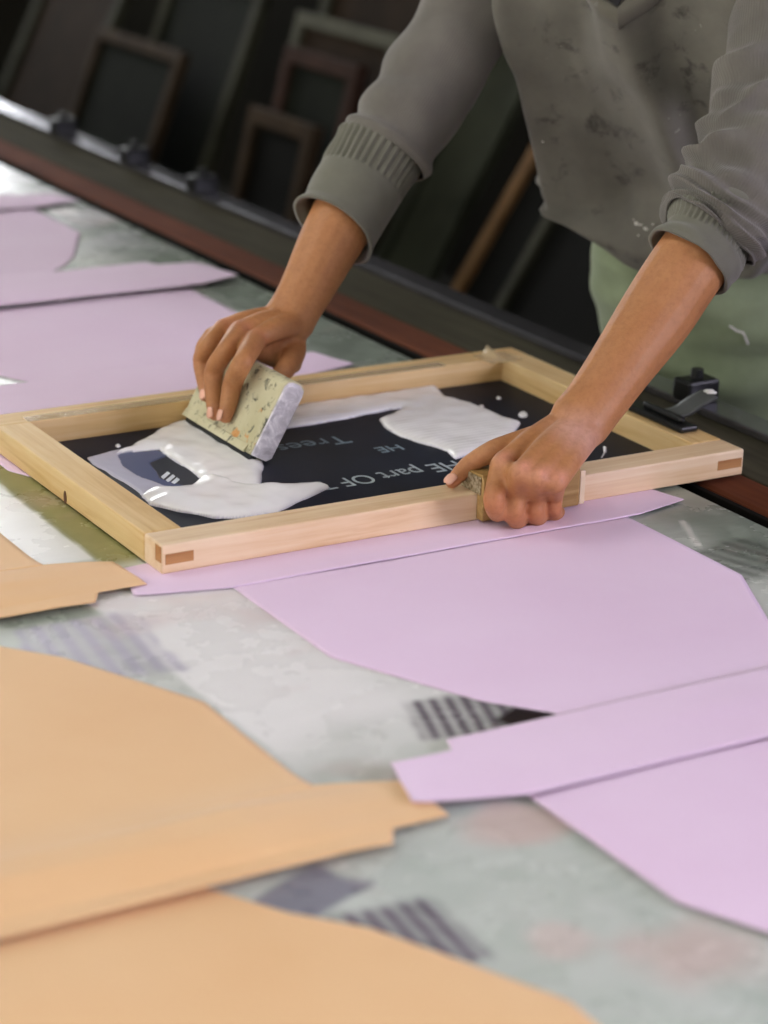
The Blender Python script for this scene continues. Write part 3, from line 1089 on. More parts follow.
def person():
    root = thing('person', 'person in a stained grey sweater and pale green trousers pulling the squeegee across the screen', 'person', (1.1, 0.42, 0.0))
    bm = bmesh.new()
    # ---- right forearm (image left)
    fw = J['Rwr']
    el = J['Rel']
    d = nrm(fw - el)
    acr = nrm(np.cross(d, CF))                                    # across the arm, facing the camera
    P = lambda px, py, off: onpl(px, py, SQ0, SQN, off)
    # shoulder-to-wrist, continuous with the torso
    tube(bm, [J['Rsh'], dep(462, 25, 2.985), el, dep(376, 168, 2.93), dep(338, 228, 2.905), dep(309, 284, 2.88), dep(297, 306, 2.873), dep(289, 320, 2.868)],
         [0.050, 0.046, 0.043, 0.0455, 0.041, (0.031, 0.034), (0.026, 0.032), (0.024, 0.033)], up=CF, seg=18, n=44)
    mcp = {'i': dep(255, 340, 2.806), 'm': dep(240, 331, 2.822), 'r': dep(224, 328, 2.84), 'p': dep(213, 336, 2.862)}
    wr = dep(290, 318, 2.868)
    for k, b in (('i', 0.010), ('m', 0.0), ('r', -0.008), ('p', -0.018)):
        st = wr + np.array([0, 1, 0]) * 0.0 + (mcp[k] - mcp['m']) * 0.45
        mid = st * 0.45 + mcp[k] * 0.55 - CF * 0.004 + np.array([0, 0, 0.002])
        tube(bm, [st, mid, mcp[k]], [(0.014, 0.016), (0.0135, 0.0145), (0.0125, 0.012)], up=CF)
    ball(bm, dep(266, 336, 2.85), (0.024, 0.026, 0.018))
    ball(bm, dep(272, 330, 2.86), (0.026, 0.026, 0.020))
    fr = 0.0105
    fing = {
        'i': ([mcp['i'], P(243, 362, 0.027), P(233, 382, 0.0175), P(229, 402, 0.0115), P(225.5, 416, 0.0092)], [0.0138, 0.0125, 0.0122, 0.0108, 0.0092]),
        'm': ([mcp['m'], P(225, 352, 0.029), P(214, 371, 0.0185), P(213.5, 397, 0.0118), P(215, 414, 0.0090)], [0.0135, 0.0120, 0.0120, 0.0105, 0.0090]),
        'r': ([mcp['r'], P(209, 345, 0.028), P(202, 359, 0.0185), P(204, 379, 0.0120), P(207.5, 396, 0.0088)], [0.0125, 0.0112, 0.0112, 0.0100, 0.0086]),
    }
    for k, (pts, rad) in fing.items():
        tube(bm, pts, rad, up=SQN, seg=14, n=30)
    for k in ('i', 'm', 'r'):                                     # knuckle swellings
        ball(bm, fing[k][0][2] + SQN * 0.001, (0.0112, 0.0112, 0.0112))
    # little finger tucked over the far corner
    tube(bm, [mcp['p'], dep(204, 346, 2.862), dep(202, 357, 2.865), dep(207, 372, 2.868)], [0.0110, 0.0098, 0.0095, 0.008], up=SQN)
    # thumb behind the block
    B0 = SQ0 - SQN * 0.030
    tb = [dep(286, 330, 2.868), dep(294, 350, 2.868), onpl(283, 372, B0, -SQN, 0.012), onpl(258, 390, B0, -SQN, 0.0095)]
    tube(bm, tb, [0.018, 0.0155, 0.012, 0.009], up=SQN)
    tube(bm, [dep(257, 347, 2.825), dep(272, 351, 2.85), dep(288, 354, 2.866)], [0.0125, 0.0125, 0.014], up=SQN)
    ball(bm, dep(268, 343, 2.845), (0.017, 0.018, 0.016))
    ball(bm, dep(280, 347, 2.86), (0.018, 0.018, 0.018))
    tube(bm, [dep(256, 350, 2.828), dep(272, 357, 2.85), dep(292, 364, 2.862)], [0.0115, 0.0125, 0.0125])
    ball(bm, dep(290, 356, 2.868), (0.016, 0.019, 0.019))
    ball(bm, dep(256, 330, 2.842), (0.020, 0.022, 0.013))
    ball(bm, dep(286, 342, 2.868), (0.019, 0.021, 0.021))
    # tendons on the back of the hand
    for k in ('i', 'm', 'r'):
        a = mcp[k] - CF * 0.0075
        b = wr - CF * 0.012 + (mcp[k] - mcp['m']) * 0.35
        tube(bm, [a, (a + b) / 2 - CF * 0.0035 + np.array([0, 0, 0.004]), b], [0.0045, 0.0035, 0.003], up=CF, seg=8)

    # ---- left arm (image right)
    lw = J['Lwr']
    lel = J['Lel']
    tube(bm, [J['Lsh'], dep(784, 30, 2.78), dep(770, 110, 2.72), dep(748, 172, 2.68), dep(712, 232, 2.66), dep(682, 275, 2.65), dep(654, 318, 2.64), dep(622, 364, 2.615), dep(595, 402, 2.595), dep(580, 421, 2.583)],
         [0.050, 0.048, 0.046, 0.044, 0.0440, 0.0440, 0.0430, 0.0375, (0.031, 0.0345), (0.028, 0.035)], up=CF, seg=18, n=48)
    ball(bm, dep(603, 424, 2.60), (0.010, 0.012, 0.010))
    YF = -0.0145
    lm = {'i': on(501, 465, 0.873), 'm': on(520, 474, 0.8735), 'r': on(538, 479, 0.870), 'p': on(556, 483, 0.865)}
    lwr = dep(577, 424, 2.58)
    for k in lm:
        st = lwr + (lm[k] - lm['m']) * 0.42
        mid = st * 0.5 + lm[k] * 0.5 + np.array([0, 0, 0.003])
        tube(bm, [st, mid, lm[k]], [(0.018, 0.017), (0.0155, 0.0155), (0.0125, 0.0118)], up=(0, 0, 1))
    ball(bm, dep(566, 452, 2.575), (0.017, 0.020, 0.018))
    ball(bm, dep(545, 444, 2.58), (0.026, 0.024, 0.014))
    lf = {
        'i': ([lm['i'], ony(497, 484, -0.034), ony(494, 500, -0.046), ony(497, 512, -0.038), ony(501, 512, -0.026)], [0.0125, 0.0120, 0.0120, 0.0108, 0.0092]),
        'm': ([lm['m'], ony(517, 493, -0.044), ony(514, 511, -0.048), ony(517, 520, -0.038), ony(521, 518, -0.026)], [0.0125, 0.0128, 0.0122, 0.0104, 0.0090]),
        'r': ([lm['r'], ony(536, 497, -0.042), ony(534.5, 510, -0.046), ony(537, 518, -0.036), ony(541, 516, -0.026)], [0.0120, 0.0120, 0.0115, 0.0100, 0.0086]),
        'p': ([lm['p'], ony(554, 496, -0.038), ony(552.5, 506, -0.042), ony(554, 513, -0.034), ony(558, 512, -0.026)], [0.0115, 0.0106, 0.0104, 0.0092, 0.0082]),
    }
    for k, (pts, rad) in lf.items():
        tube(bm, pts, rad, up=(0, -1, 0.3), seg=14, n=30)
        ball(bm, pts[0] + np.array([0, -0.001, 0.0042]), (0.0100, 0.0100, 0.0098))
    tube(bm, [lm['i'] + np.array([0.003, 0, -0.001]), lm['m'], lm['r'], lm['p'] + np.array([-0.003, 0, 0])], [0.0088, 0.0095, 0.0092, 0.0085])
    tube(bm, [lf['i'][0][1] + np.array([0.004, 0.004, 0]), lf['m'][0][1] + np.array([0, 0.005, 0]), lf['r'][0][1] + np.array([0, 0.005, 0]), lf['p'][0][1] + np.array([-0.003, 0.004, 0])], [0.0095, 0.0095, 0.0095, 0.0085])
    for k1, k2 in (('i', 'm'), ('m', 'r'), ('r', 'p')):
        a, b = lf[k1][0], lf[k2][0]
        tube(bm, [(a[0] + b[0]) / 2 + np.array([0, 0.004, -0.006]), (a[1] + b[1]) / 2 + np.array([0, 0.006, 0]), (a[2] + b[2]) / 2 + np.array([0, 0.007, 0])], [0.0085, 0.0080, 0.0080])
    lt = [dep(548, 436, 2.578), on(506, 447, 0.880), on(490, 452, 0.876), on(468, 466, 0.858), on(452, 482, 0.8435)]
    tube(bm, lt, [0.017, 0.0135, 0.0118, 0.0108, 0.0078], up=(0, 0, 1), seg=14, n=34)
    ball(bm, on(488, 455, 0.872), (0.0115, 0.0115, 0.0112))
    tube(bm, [on(520, 452, 0.876), on(505, 459, 0.868), on(497, 463, 0.862)], [0.013, 0.010, 0.009])
    for k in ('i', 'm', 'r', 'p'):
        a = lm[k] + np.array([0, 0.004, 0.0082])
        b = lwr + np.array([0, 0.0, 0.0138]) + (lm[k] - lm['m']) * 0.3
        tube(bm, [a, (a + b) / 2 + np.array([0, 0, 0.0022]), b], [0.0055, 0.0045, 0.003], seg=8)
    # ---- torso, neck, head, legs (mostly inside the clothes)
    ch = MID * 0.6 + HEM * 0.4
    neck = MID + FD * 0.02 + np.array([0, 0, 0.07])
    tube(bm, [PEL + np.array([0, 0, -0.06]), PEL + np.array([0, 0, 0.10]), (PEL + ch) / 2 + np.array([-0.02, 0, 0.03]), ch, MID - FD * 0.01 + np.array([0, 0, -0.015])],
         [(0.075, 0.10), (0.075, 0.11), (0.08, 0.125), (0.085, 0.14), (0.055, 0.13)], up=FD, seg=24, n=30)
    tube(bm, [MID + np.array([0, 0, -0.02]), neck, neck + FD * 0.045 + np.array([0, 0, 0.09])], [0.068, 0.056, 0.054], up=FD)
    hd = neck + FD * 0.075 + np.array([0, 0, 0.152])
    Rz = Matrix.Rotation(math.atan2(FD[1], FD[0]), 4, 'Z') @ Matrix.Rotation(math.radians(28), 4, 'Y')
    Rm = np.array(Rz.to_3x3())
    H = lambda x, y, z: hd + Rm @ np.array([x, y, z])
    ball(bm, H(-0.01, 0, 0.03), (0.098, 0.077, 0.088), Rz, 3)
    ball(bm, H(0.025, 0, -0.035), (0.066, 0.060, 0.075), Rz, 3)
    ball(bm, H(0.058, 0, -0.085), (0.030, 0.030, 0.024), Rz)
    tube(bm, [H(0.083, 0, 0.022), H(0.098, 0, -0.005), H(0.106, 0, -0.022)], [0.008, 0.010, 0.0135], up=(0, 0, 1))
    for sg in (-1, 1):
        ball(bm, H(0.092, 0.014 * sg, -0.024), (0.010, 0.008, 0.008))
        ball(bm, H(0.072, 0.040 * sg, -0.012), (0.022, 0.022, 0.018), Rz)
        tube(bm, [H(0.082, 0.012 * sg, 0.030), H(0.084, 0.032 * sg, 0.034), H(0.070, 0.055 * sg, 0.026)], [0.006, 0.0075, 0.006])
        tube(bm, [H(-0.012, 0.076 * sg, 0.026), H(-0.026, 0.086 * sg, 0.008), H(-0.016, 0.080 * sg, -0.022), H(-0.004, 0.074 * sg, -0.034)], [(0.006, 0.012), (0.005, 0.016), (0.006, 0.012), 0.007], up=(0, 0, 1))
        ball(bm, H(0.076, 0.031 * sg, 0.014), (0.0125, 0.0135, 0.0115))
    tube(bm, [H(0.078, -0.024, -0.056), H(0.088, 0, -0.053), H(0.078, 0.024, -0.056)], [0.004, 0.0075, 0.004])
    tube(bm, [H(0.076, -0.018, -0.066), H(0.084, 0, -0.067), H(0.076, 0.018, -0.066)], [0.004, 0.0075, 0.004])
    for sg in (-1, 1):
        hip = PEL + SD * 0.075 * sg + np.array([0.02, 0, -0.06])
        ft = np.array([PEL[0] + 0.02, PEL[1], 0.09]) + SD * 0.13 * sg
        kn = (hip + ft) / 2 + FD * 0.02
        tube(bm, [hip, hip * 0.6 + kn * 0.4, kn, kn * 0.55 + ft * 0.45, ft], [0.068, 0.066, 0.056, 0.052, 0.036], up=FD, n=26)
        tube(bm, [ft - FD * 0.04 + np.array([0, 0, -0.045]), ft + FD * 0.06 + np.array([0, 0, -0.05]), ft + FD * 0.15 + np.array([0, 0, -0.062])], [0.034, 0.036, 0.022], up=(0, 0, 1))
    me = remesh(bm, 0.0021, 8, 0.5)
    n = len(me.vertices)
    V = np.zeros(n * 3, np.float32)
    me.vertices.foreach_get('co', V)
    V = V.reshape(-1, 3)
    base = np.array(srgb(179, 126, 82)[:3])
    T = np.tile(base, (n, 1))

    def tint(c, r, colr, k):
        dd = np.linalg.norm(V - np.array(c), axis=1)
        m = (np.clip(1 - dd / r, 0, 1) ** 1.2 * k)[:, None]
        T[:] = T * (1 - m) + np.array(srgb(*colr)[:3]) * m
    for k in lm:
        tint(lm[k] + np.array([0, -0.006, 0.010]), 0.018, (226, 160, 134), 0.85)  # redder knuckles, with their pale highlights put into the skin colour
        tint(lf[k][0][2], 0.020, (200, 122, 90), 0.8)
    for k in ('i', 'm', 'r'):
        tint(mcp[k], 0.022, (214, 140, 116), 0.7)
        tint(fing[k][0][2], 0.016, (190, 116, 84), 0.6)
        tint(fing[k][0][4], 0.016, (204, 140, 116), 0.6)
    tint(dep(575, 440, 2.55), 0.045, (226, 184, 174), 0.8)          # paler patch on the hand's edge
    tint(lt[-1], 0.014, (216, 140, 116), 0.7)
    for c in ((664, 325), (628, 352)):
        tint(dep(c[0], c[1], 2.60), 0.0035, (70, 40, 26), 0.9)
    # lips, darker brows
    tint(H(0.092, 0, -0.060), 0.022, (150, 82, 70), 0.7)
    ca = me.color_attributes.new('tint', 'FLOAT_COLOR', 'POINT')
    ca.data.foreach_set('color', np.concatenate([T, np.ones((n, 1))], 1).astype(np.float32).ravel())
    body = link('body', me, skin_mat(), root, True)
    # nails
    nm = plain('fingernail', srgb(226, 174, 150), 0.25, var=0.04)

    def nail(c, nrm_, along, w, l):
        z = Vector(nrm(nrm_))
        x = Vector(nrm(np.array(along) - np.dot(along, nrm(nrm_)) * nrm(nrm_)))
        y = z.cross(x)
        Mx = Matrix((x, y, z)).transposed().to_4x4()
        Mx.translation = Vector(c)
        P = np.zeros((9, 9, 3))
        for i in range(9):
            for j in range(9):
                a = (i / 8 - 0.5) * 2
                b = (j / 8 - 0.5) * 2
                hw = w * math.sqrt(max(0.02, 1 - max(0, a - 0.2) ** 2 * 1.3 - max(0, -a - 0.4) ** 2 * 1.8))
                P[i, j] = np.array(Mx @ Vector((a * l, b * hw, 0.0004 - 0.0022 * b * b - 0.0008 * a * a)))
        o = link('fingernail', grid_mesh('fingernail', P), nm, body, True)
        solidify(o, 0.0006, 0)
    for k, r in (('i', 0.0096), ('m', 0.0094), ('r', 0.0090)):
        p = fing[k][0]
        al = p[4] - p[3]
        nn = nrm(SQN - nrm(al) * np.dot(SQN, nrm(al)))
        nail(p[4] + nrm(al) * 0.001 + nn * (r + 0.0006), nn, al, 0.0058, 0.0068)
    al = lt[4] - lt[3]
    nn = nrm(np.array([-0.35, -0.35, 0.9]))
    nn = nrm(nn - nrm(al) * np.dot(nn, nrm(al)))
    nail(lt[4] + nrm(al) * 0.001 + nn * 0.0086, nn, al, 0.0062, 0.0075)
    # hair: short cap
    bm = bmesh.new()
    ball(bm, H(-0.024, 0, 0.045), (0.098, 0.083, 0.088), Rz, 4)
    for v in list(bm.verts):
        q = Rm.T @ (np.array(v.co) - hd)
        k = 0.004 * vnoise(q, 60) + 0.003 * vnoise(q, 150)
        dv = nrm(np.array(v.co) - H(-0.024, 0, 0.045))
        v.co += Vector(dv * k)
        if q[0] > 0.055 and q[2] < 0.055 or q[2] < -0.035 and q[0] > -0.03:
            v.co = Vector(hd + Rm @ (q * np.array([0.6, 0.75, 1.0])))
    mesh_obj('hair', bm, plain('black_hair', srgb(26, 22, 20), 0.5), root, True)
    return root, body


# -------- clothing
def tubegrid(pts, n, m, rf, up, cap=False):
    c = catmull(pts, n)
    T = np.gradient(c, axis=0)
    P = np.zeros((n, m, 3))
    up = np.array(up, float)
    for i in range(n):
        t = nrm(T[i])
        u = nrm(up - t * np.dot(up, t))
        s = np.cross(t, u)
        for j in range(m):
            a = 2 * PI * j / m
            r, sh = rf(a, i / (n - 1))
            ru, rs = r if isinstance(r, tuple) else (r, r)
            P[i, j] = c[i] + u * ru * math.cos(a) + s * rs * math.sin(a) + t * sh
    return P


def ss(e0, e1, x):
    q = min(1, max(0, (x - e0) / (e1 - e0)))
    return q * q * (3 - 2 * q)


def gs(x, c, w):
    return math.exp(-((x - c) / w) ** 2)


def clothes(root):
    grey = srgb(118, 116, 106)
    dk = srgb(95, 93, 85)
    m_sw = cloth_mat('grey_sweater', grey, dk, None, srgb(52, 50, 46))
    m_sl = cloth_mat('grey_sleeve', srgb(116, 113, 105), srgb(96, 93, 87), (34, 'X', 0.35), None)
    m_rib = cloth_mat('ribbed_band', srgb(112, 109, 97), srgb(92, 90, 79), None, None)
    m_cf = cloth_mat('turned_cuff', srgb(116, 116, 104), srgb(100, 100, 89), None, None)
    m_tr = cloth_mat('pale_green_cotton', srgb(150, 164, 132), srgb(126, 140, 108), None, None, 0.85, 700)

    # ---------- sweater torso
    hem = HEM
    cs = [hem + FD * 0.01 + np.array([0, 0, 0.012]), hem + FD * 0.005, hem + np.array([0, 0, -0.012]), hem + np.array([0, 0, 0.01]), hem + np.array([0, 0, 0.07]),
          (hem + MID) / 2 + np.array([0.015, 0.0, -0.01]), MID + np.array([0.05, 0.02, -0.13]), MID + np.array([0.01, 0.0, -0.05]), MID + np.array([0, 0, 0.02]), MID + FD * 0.02 + np.array([0, 0, 0.075])]
    aa = [0.150, 0.168, 0.186, 0.200, 0.207, 0.204, 0.200, 0.195, 0.165, 0.07]
    bb = [0.115, 0.130, 0.150, 0.163, 0.165, 0.150, 0.145, 0.125, 0.092, 0.07]
    n, m = 170, 240
    A = catmull([np.array([*c, a, b]) for c, a, b in zip(cs, aa, bb)], n)
    P = np.zeros((n, m, 3))
    Cc = np.zeros((n, m))
    for i in range(n):
        t = i / (n - 1)
        for j in range(m):
            th = 2 * PI * j / m - PI          # 0 = front, + towards his left
            ca, sa = math.cos(th), math.sin(th)
            e = 0.86
            ka = math.copysign(abs(sa) ** e, sa)
            kb = math.copysign(abs(ca) ** e, ca)
            p = A[i, :3] + SD * A[i, 3] * ka + FD * A[i, 4] * kb
            f = 0.0
            if abs(th) < 2.2:
                # long drape folds running down from the collar
                w = ss(0.14, 0.34, t) * (1 - ss(0.9, 1.0, t))
                w2 = ss(0.10, 0.25, t)
                f += 0.026 * gs(th, -0.62 - 0.10 * t, 0.10) * w
                f -= 0.018 * gs(th, -0.30 + 0.12 * (1 - t), 0.17) * w
                f += 0.028 * gs(th, 0.04 + 0.55 * (0.72 - t), 0.10) * w
                f -= 0.014 * gs(th, 0.32 + 0.4 * (0.7 - t), 0.13) * w
                f += 0.028 * gs(th, 0.62 + 0.12 * t, 0.10) * w2
                f -= 0.018 * gs(th, 0.93, 0.10) * w2
                f += 0.014 * gs(th, 1.2, 0.12) * w2
                f -= 0.012 * gs(th, -1.0, 0.2) * w * (1 - ss(0.5, 0.8, t))
                # slack above the hem
                f += 0.012 * gs(t, 0.30 + 0.03 * math.sin(2 * th), 0.05) * math.cos(th * 0.7)
                f -= 0.008 * gs(t, 0.40 + 0.05 * math.sin(3 * th + 1), 0.035)
            f += 0.006 * vnoise((th * 1.6, t * 3.5, 2), 1.3) + 0.0025 * vnoise((th * 4, t * 9, 5), 1.3)
            f += 0.0035 * vnoise((th * 2.2 + 3 * t, t * 5, 9), 2.2)
            f += 0.013 * (0.32 - abs(vnoise((th * 2.0 + 0.9 * t, t * 1.3, 4.2), 1.0))) * ss(0.12, 0.3, t)
            f += 0.006 * (0.3 - abs(vnoise((th * 3.6 - 1.5 * t, t * 3.0, 8.2), 1.0)))
            dirv = nrm(SD * ka * A[i, 3] + FD * kb * A[i, 4])
            p = p + dirv * f
            # hem hangs lower in the middle front
            low = (1 - ss(0.0, 0.45, t))
            p[2] += -0.050 * low * max(0, math.cos(th - 0.25)) ** 2 + 0.17 * low * ss(0.0, 1.25, -th) + 0.012 * low * vnoise((th * 2, 1, 1), 1.2)
            P[i, j] = p
    sw = link('sweater', grid_mesh('sweater', P, True), m_sw, root, True)
    solidify(sw, 0.003, -1)
    # v-neck: collar band with dark shirt inside it
    def surf(th, t):
        jf = (th + PI) / (2 * PI) * m
        i = min(n - 2, max(0, t * (n - 1)))
        i0 = int(i)
        j0 = int(jf) % m
        return P[i0, j0] * (1 - (i - i0)) + P[i0 + 1, j0] * (i - i0)

    def outward(th):
        return nrm(SD * math.sin(th) * 0.2 + FD * math.cos(th) * 0.16)
    # locate the vee tip from the photograph's place on the chest
    best = None
    for i in range(60, n):
        for j in range(m // 4, 3 * m // 4):
            q = P[i, j] - CAM
            zc = q @ CF
            e = (384 + FPX * (q @ CR) / zc - 620) ** 2 + (512 - FPX * (q @ CU) / zc - 9) ** 2
            if best is None or e < best[0]:
                best = (e, i, j)
    t0 = best[1] / (n - 1)
    h0 = 2 * PI * best[2] / m - PI
    bm = bmesh.new()
    for sg in (-1, 1):
        strip = []
        for q in np.linspace(0, 1, 16):
            t = t0 + q * (0.95 - t0)
            inn = surf(h0 + sg * 0.50 * q, t)
            out = surf(h0 + sg * (0.50 * q + 0.16 * min(1, q * 4)), t - 0.035 * (1 - q))
            o = outward(h0)
            strip.append((bm.verts.new(inn + o * 0.0055), bm.verts.new(out + o * 0.0045), bm.verts.new(out - o * 0.003), bm.verts.new(inn - o * 0.003)))
        for a, b in zip(strip[:-1], strip[1:]):
            for i in range(4):
                j = (i + 1) % 4
                bm.faces.new((a[i], a[j], b[j], b[i]))
    e = mesh_obj('collar', bm, m_rib, sw, True)
    bm = bmesh.new()
    o = outward(h0)
    L, Rr = [], []
    for q in np.linspace(0, 1, 12):
        t = min(0.99, t0 + 0.004 + q * (0.95 - t0))
        L.append(bm.verts.new(surf(h0 - 0.50 * q, t) + o * 0.0045))
        Rr.append(bm.verts.new(surf(h0 + 0.50 * q, t) + o * 0.0045))
    for i in range(11):
        bm.faces.new((L[i], Rr[i], Rr[i + 1], L[i + 1]))
    u = mesh_obj('undershirt', bm, plain('dark_shirt', srgb(30, 30, 30), 0.9), sw, True)
    u['label'] = 'dark shirt in the neck opening'
    solidify(u, 0.001, 0)

    # find a point of the sweater seen at a pixel
    def seen(px, py):
        best = None
        for i in range(0, n, 1):
            q = P[i] - CAM
            zc = q @ CF
            e = (384 + FPX * (q @ CR) / zc - px) ** 2 + (512 - FPX * (q @ CU) / zc - py) ** 2 + (zc * 60) ** 2 * 0.02
            k = int(np.argmin(e))
            if best is None or e[k] < best[0]:
                best = (e[k], i, k)
        return P[best[1], best[2]]
    wp = plain('dry_white_paint_spot', srgb(214, 212, 204), 0.5)
    for px, py, r in ((638, 223, 0.0032), (642, 226, 0.0020), (648, 228, 0.0030), (655, 232, 0.0024), (661, 235, 0.0018), (651, 225, 0.0014), (640, 237, 0.0014), (632, 219, 0.0012), (541, 144, 0.0014)):
        bm = bmesh.new()
        ball(bm, seen(px, py) - CF * 0.0012, (r * 1.1, r * 1.1, r * 0.8))
        for v in bm.verts:
            v.co += Vector(SD * 0.25 * r * math.sin(v.co.z * 900 + px))
        e = mesh_obj('paint_spot', bm, wp, sw, True)
        e['label'] = 'dried white paint spot'

    # ---------- right sleeve (image left)
    el = J['Rel']

    def rf(a, t):
        r = 0.083 * (1 - ss(0, 0.35, t)) + 0.0625 * ss(0, 0.35, t)
        r -= 0.005 * ss(0.5, 1, t)
        r += 0.0035 * vnoise((math.cos(a) * 1.4, math.sin(a) * 1.4, t * 7), 1.2)
        r += 0.004 * math.sin(t * 26 + 1.6 * math.sin(a) + 0.7) * ss(0.25, 0.5, t) * (1 - ss(0.9, 1, t)) * (0.5 + 0.5 * math.cos(a + 2.0))
        r += 0.006 * gs(t, 0.955, 0.035)
        return r, 0
    endR = dep(384, 153, 2.94)
    P2 = tubegrid([MID * 0.6 + J['Rsh'] * 0.4 + np.array([0.0, 0, -0.015]), J['Rsh'] + np.array([0, 0, -0.015]), dep(462, 25, 2.985), dep(430, 82, 2.965), dep(405, 122, 2.948), endR], 130, 84, rf, CF)
    s1 = link('sleeve', grid_mesh('sleeve', P2, True), m_sl, sw, True)
    solidify(s1, 0.003, -1)

    # turned-back cuff: ribbed band then plain fold with a flared lip
    def rc(a, t):
        rr = 0.0565 + 0.0018 * math.sin(3 * a)
        if t < 0.40:
            k = ss(0, 0.05, t) * (1 - ss(0.36, 0.40, t))
            rr += 0.0019 * k * math.cos(34 * a) - 0.0004
        rr += 0.002 * gs(t, 0.02, 0.03)
        rr += (0.0020 + 0.0055 * max(0, math.cos(a - 4.5))) * ss(0.88, 1.0, t) + 0.002 * vnoise((math.cos(a), math.sin(a), t * 3), 1.5)
        rr *= 1 - 0.05 * t
        return rr, 0.010 * ss(0.5, 1, t) * math.cos(a - 1.0)
    Pc = tubegrid([dep(381, 150, 2.942), dep(357, 191, 2.925), dep(335, 231, 2.905)], 70, 288, rc, CF)
    c1 = link('cuff', grid_mesh('cuff', Pc, True), m_cf, sw, True)
    c1['label'] = 'ribbed cuff turned back on his right forearm'
    solidify(c1, 0.0045, -1)

    # ---------- left sleeve (image right), bunched above the cuff
    def rl(a, t):
        r = 0.085 * (1 - ss(0, 0.3, t)) + 0.066 * ss(0, 0.3, t)
        r -= 0.008 * ss(0.80, 1, t)
        w = ss(0.36, 0.48, t)
        ph = 0.9 * math.sin(a + 0.6) + 0.5 * math.sin(2 * a + 1.0)
        r += 0.0055 * w * math.sin(t * 50 + ph * 2.2 + 2.5 * vnoise((math.cos(a), math.sin(a), t * 3), 1.2)) * (0.75 + 0.35 * math.sin(a + 2.2))
        r += 0.020 * w * (0.30 - abs(vnoise((math.cos(a) * 0.9 + 0.3, math.sin(a) * 0.9, t * 12 + 0.5 * math.sin(a)), 1.0)))
        r += 0.003 * w * math.sin(t * 95 - 2.4 * math.sin(a - 0.4))
        r += 0.005 * vnoise((math.cos(a) * 1.3, math.sin(a) * 1.3, t * 5 + 4), 1.3)
        return r, 0.006 * w * math.sin(2 * a + t * 9)
    P3 = tubegrid([MID * 0.6 + J['Lsh'] * 0.4 + np.array([0, 0, -0.015]), J['Lsh'] + np.array([0, 0, -0.015]), dep(784, 30, 2.78), dep(770, 110, 2.72), dep(748, 172, 2.68), dep(722, 215, 2.665), dep(709, 236, 2.658)], 220, 110, rl, CF)
    s2 = link('sleeve', grid_mesh('sleeve', P3, True), m_sl, sw, True)
    solidify(s2, 0.003, -1)

    def rk(a, t):
        rr = 0.0525 + 0.0015 * math.sin(2 * a + 0.5)
        rr += 0.0032 * math.sin(t * 9.5 + 1.4 * math.sin(a)) * (1 - 0.3 * t) + 0.004 * (1 - ss(0, 0.4, t))
        if 0.12 < t < 0.6:
            rr += 0.0009 * math.cos(44 * a)
        rr += 0.0015 * ss(0.8, 0.97, t) + 0.003 * vnoise((math.cos(a), math.sin(a), t * 4), 1.6)
        return rr, 0.004 * math.sin(a + 0.8) * t
    Pk = tubegrid([dep(727, 206, 2.668), dep(707, 238, 2.657), dep(690, 264, 2.650)], 60, 264, rk, CF)
    c2 = link('cuff', grid_mesh('cuff', Pk, True), m_cf, sw, True)
    c2['label'] = 'crumpled cuff pushed up on his left forearm'
    solidify(c2, 0.0045, -1)

    # ---------- trousers
    n, m = 90, 150
    cs = [PEL + np.array([-0.06, 0.0, 0.16]), PEL + np.array([-0.03, 0.0, 0.07]), PEL + np.array([-0.01, 0, 0.0]), PEL + np.array([0.02, 0, -0.07]), PEL + np.array([0.03, 0, -0.16])]
    A = catmull([np.array([*c, a, b]) for c, a, b in zip(cs, [0.150, 0.158, 0.174, 0.180, 0.172], [0.105, 0.112, 0.118, 0.112, 0.105])], n)
    P4 = np.zeros((n, m, 3))
    for i in range(n):
        t = i / (n - 1)
        for j in range(m):
            th = 2 * PI * j / m - PI
            ca, sa = math.cos(th), math.sin(th)
            f = 0.005 * math.sin(t * 30 + 2.5 * math.sin(th * 1.3) + 1.0) * (0.5 + 0.5 * vnoise((th, t * 3, 1), 1.4)) + 0.007 * vnoise((th * 1.2, t * 5, 3), 1.2)
            f += 0.003 * math.sin(t * 17 - 1.4 * th) + 0.010 * (0.3 - abs(vnoise((th * 1.1 + t, t * 4.5, 6), 1.0)))
            f *= 1 - 0.75 * ss(0.4, 1.0, -th)
            dv = nrm(SD * sa * A[i, 3] + FD * ca * A[i, 4])
            P4[i, j] = A[i, :3] + SD * A[i, 3] * sa + FD * A[i, 4] * ca + dv * f
    tr = link('trousers', grid_mesh('trousers', P4, True), m_tr, root, True)
    solidify(tr, 0.002, -1)
    for sg in (-1, 1):
        hip = PEL + SD * 0.085 * sg + np.array([0.045, 0, -0.10])
        ft = np.array([PEL[0] + 0.02, PEL[1], 0.07]) + SD * 0.13 * sg
        kn = (hip + ft) / 2 + FD * 0.02

        def rt(a, t):
            return 0.104 * (1 - t) + 0.082 * t + 0.004 * vnoise((math.cos(a), math.sin(a), t * 8), 1.5) + 0.003 * math.sin(t * 40 + a), 0
        o = link('trouser_leg', grid_mesh('trouser_leg', tubegrid([hip, hip * 0.5 + kn * 0.5, kn, kn * 0.5 + ft * 0.5, ft], 60, 50, rt, FD), True), m_tr, tr, True)
        solidify(o, 0.002, -1)
        bm = bmesh.new()
        f0 = np.array([ft[0], ft[1], 0.0])
        tube(bm, [f0 - FD * 0.07 + np.array([0, 0, 0.042]), f0 + FD * 0.04 + np.array([0, 0, 0.044]), f0 + FD * 0.12 + np.array([0, 0, 0.034]), f0 + FD * 0.18 + np.array([0, 0, 0.030])],
             [(0.038, 0.040), (0.042, 0.044), (0.032, 0.048), (0.026, 0.036)], up=(0, 0, 1))
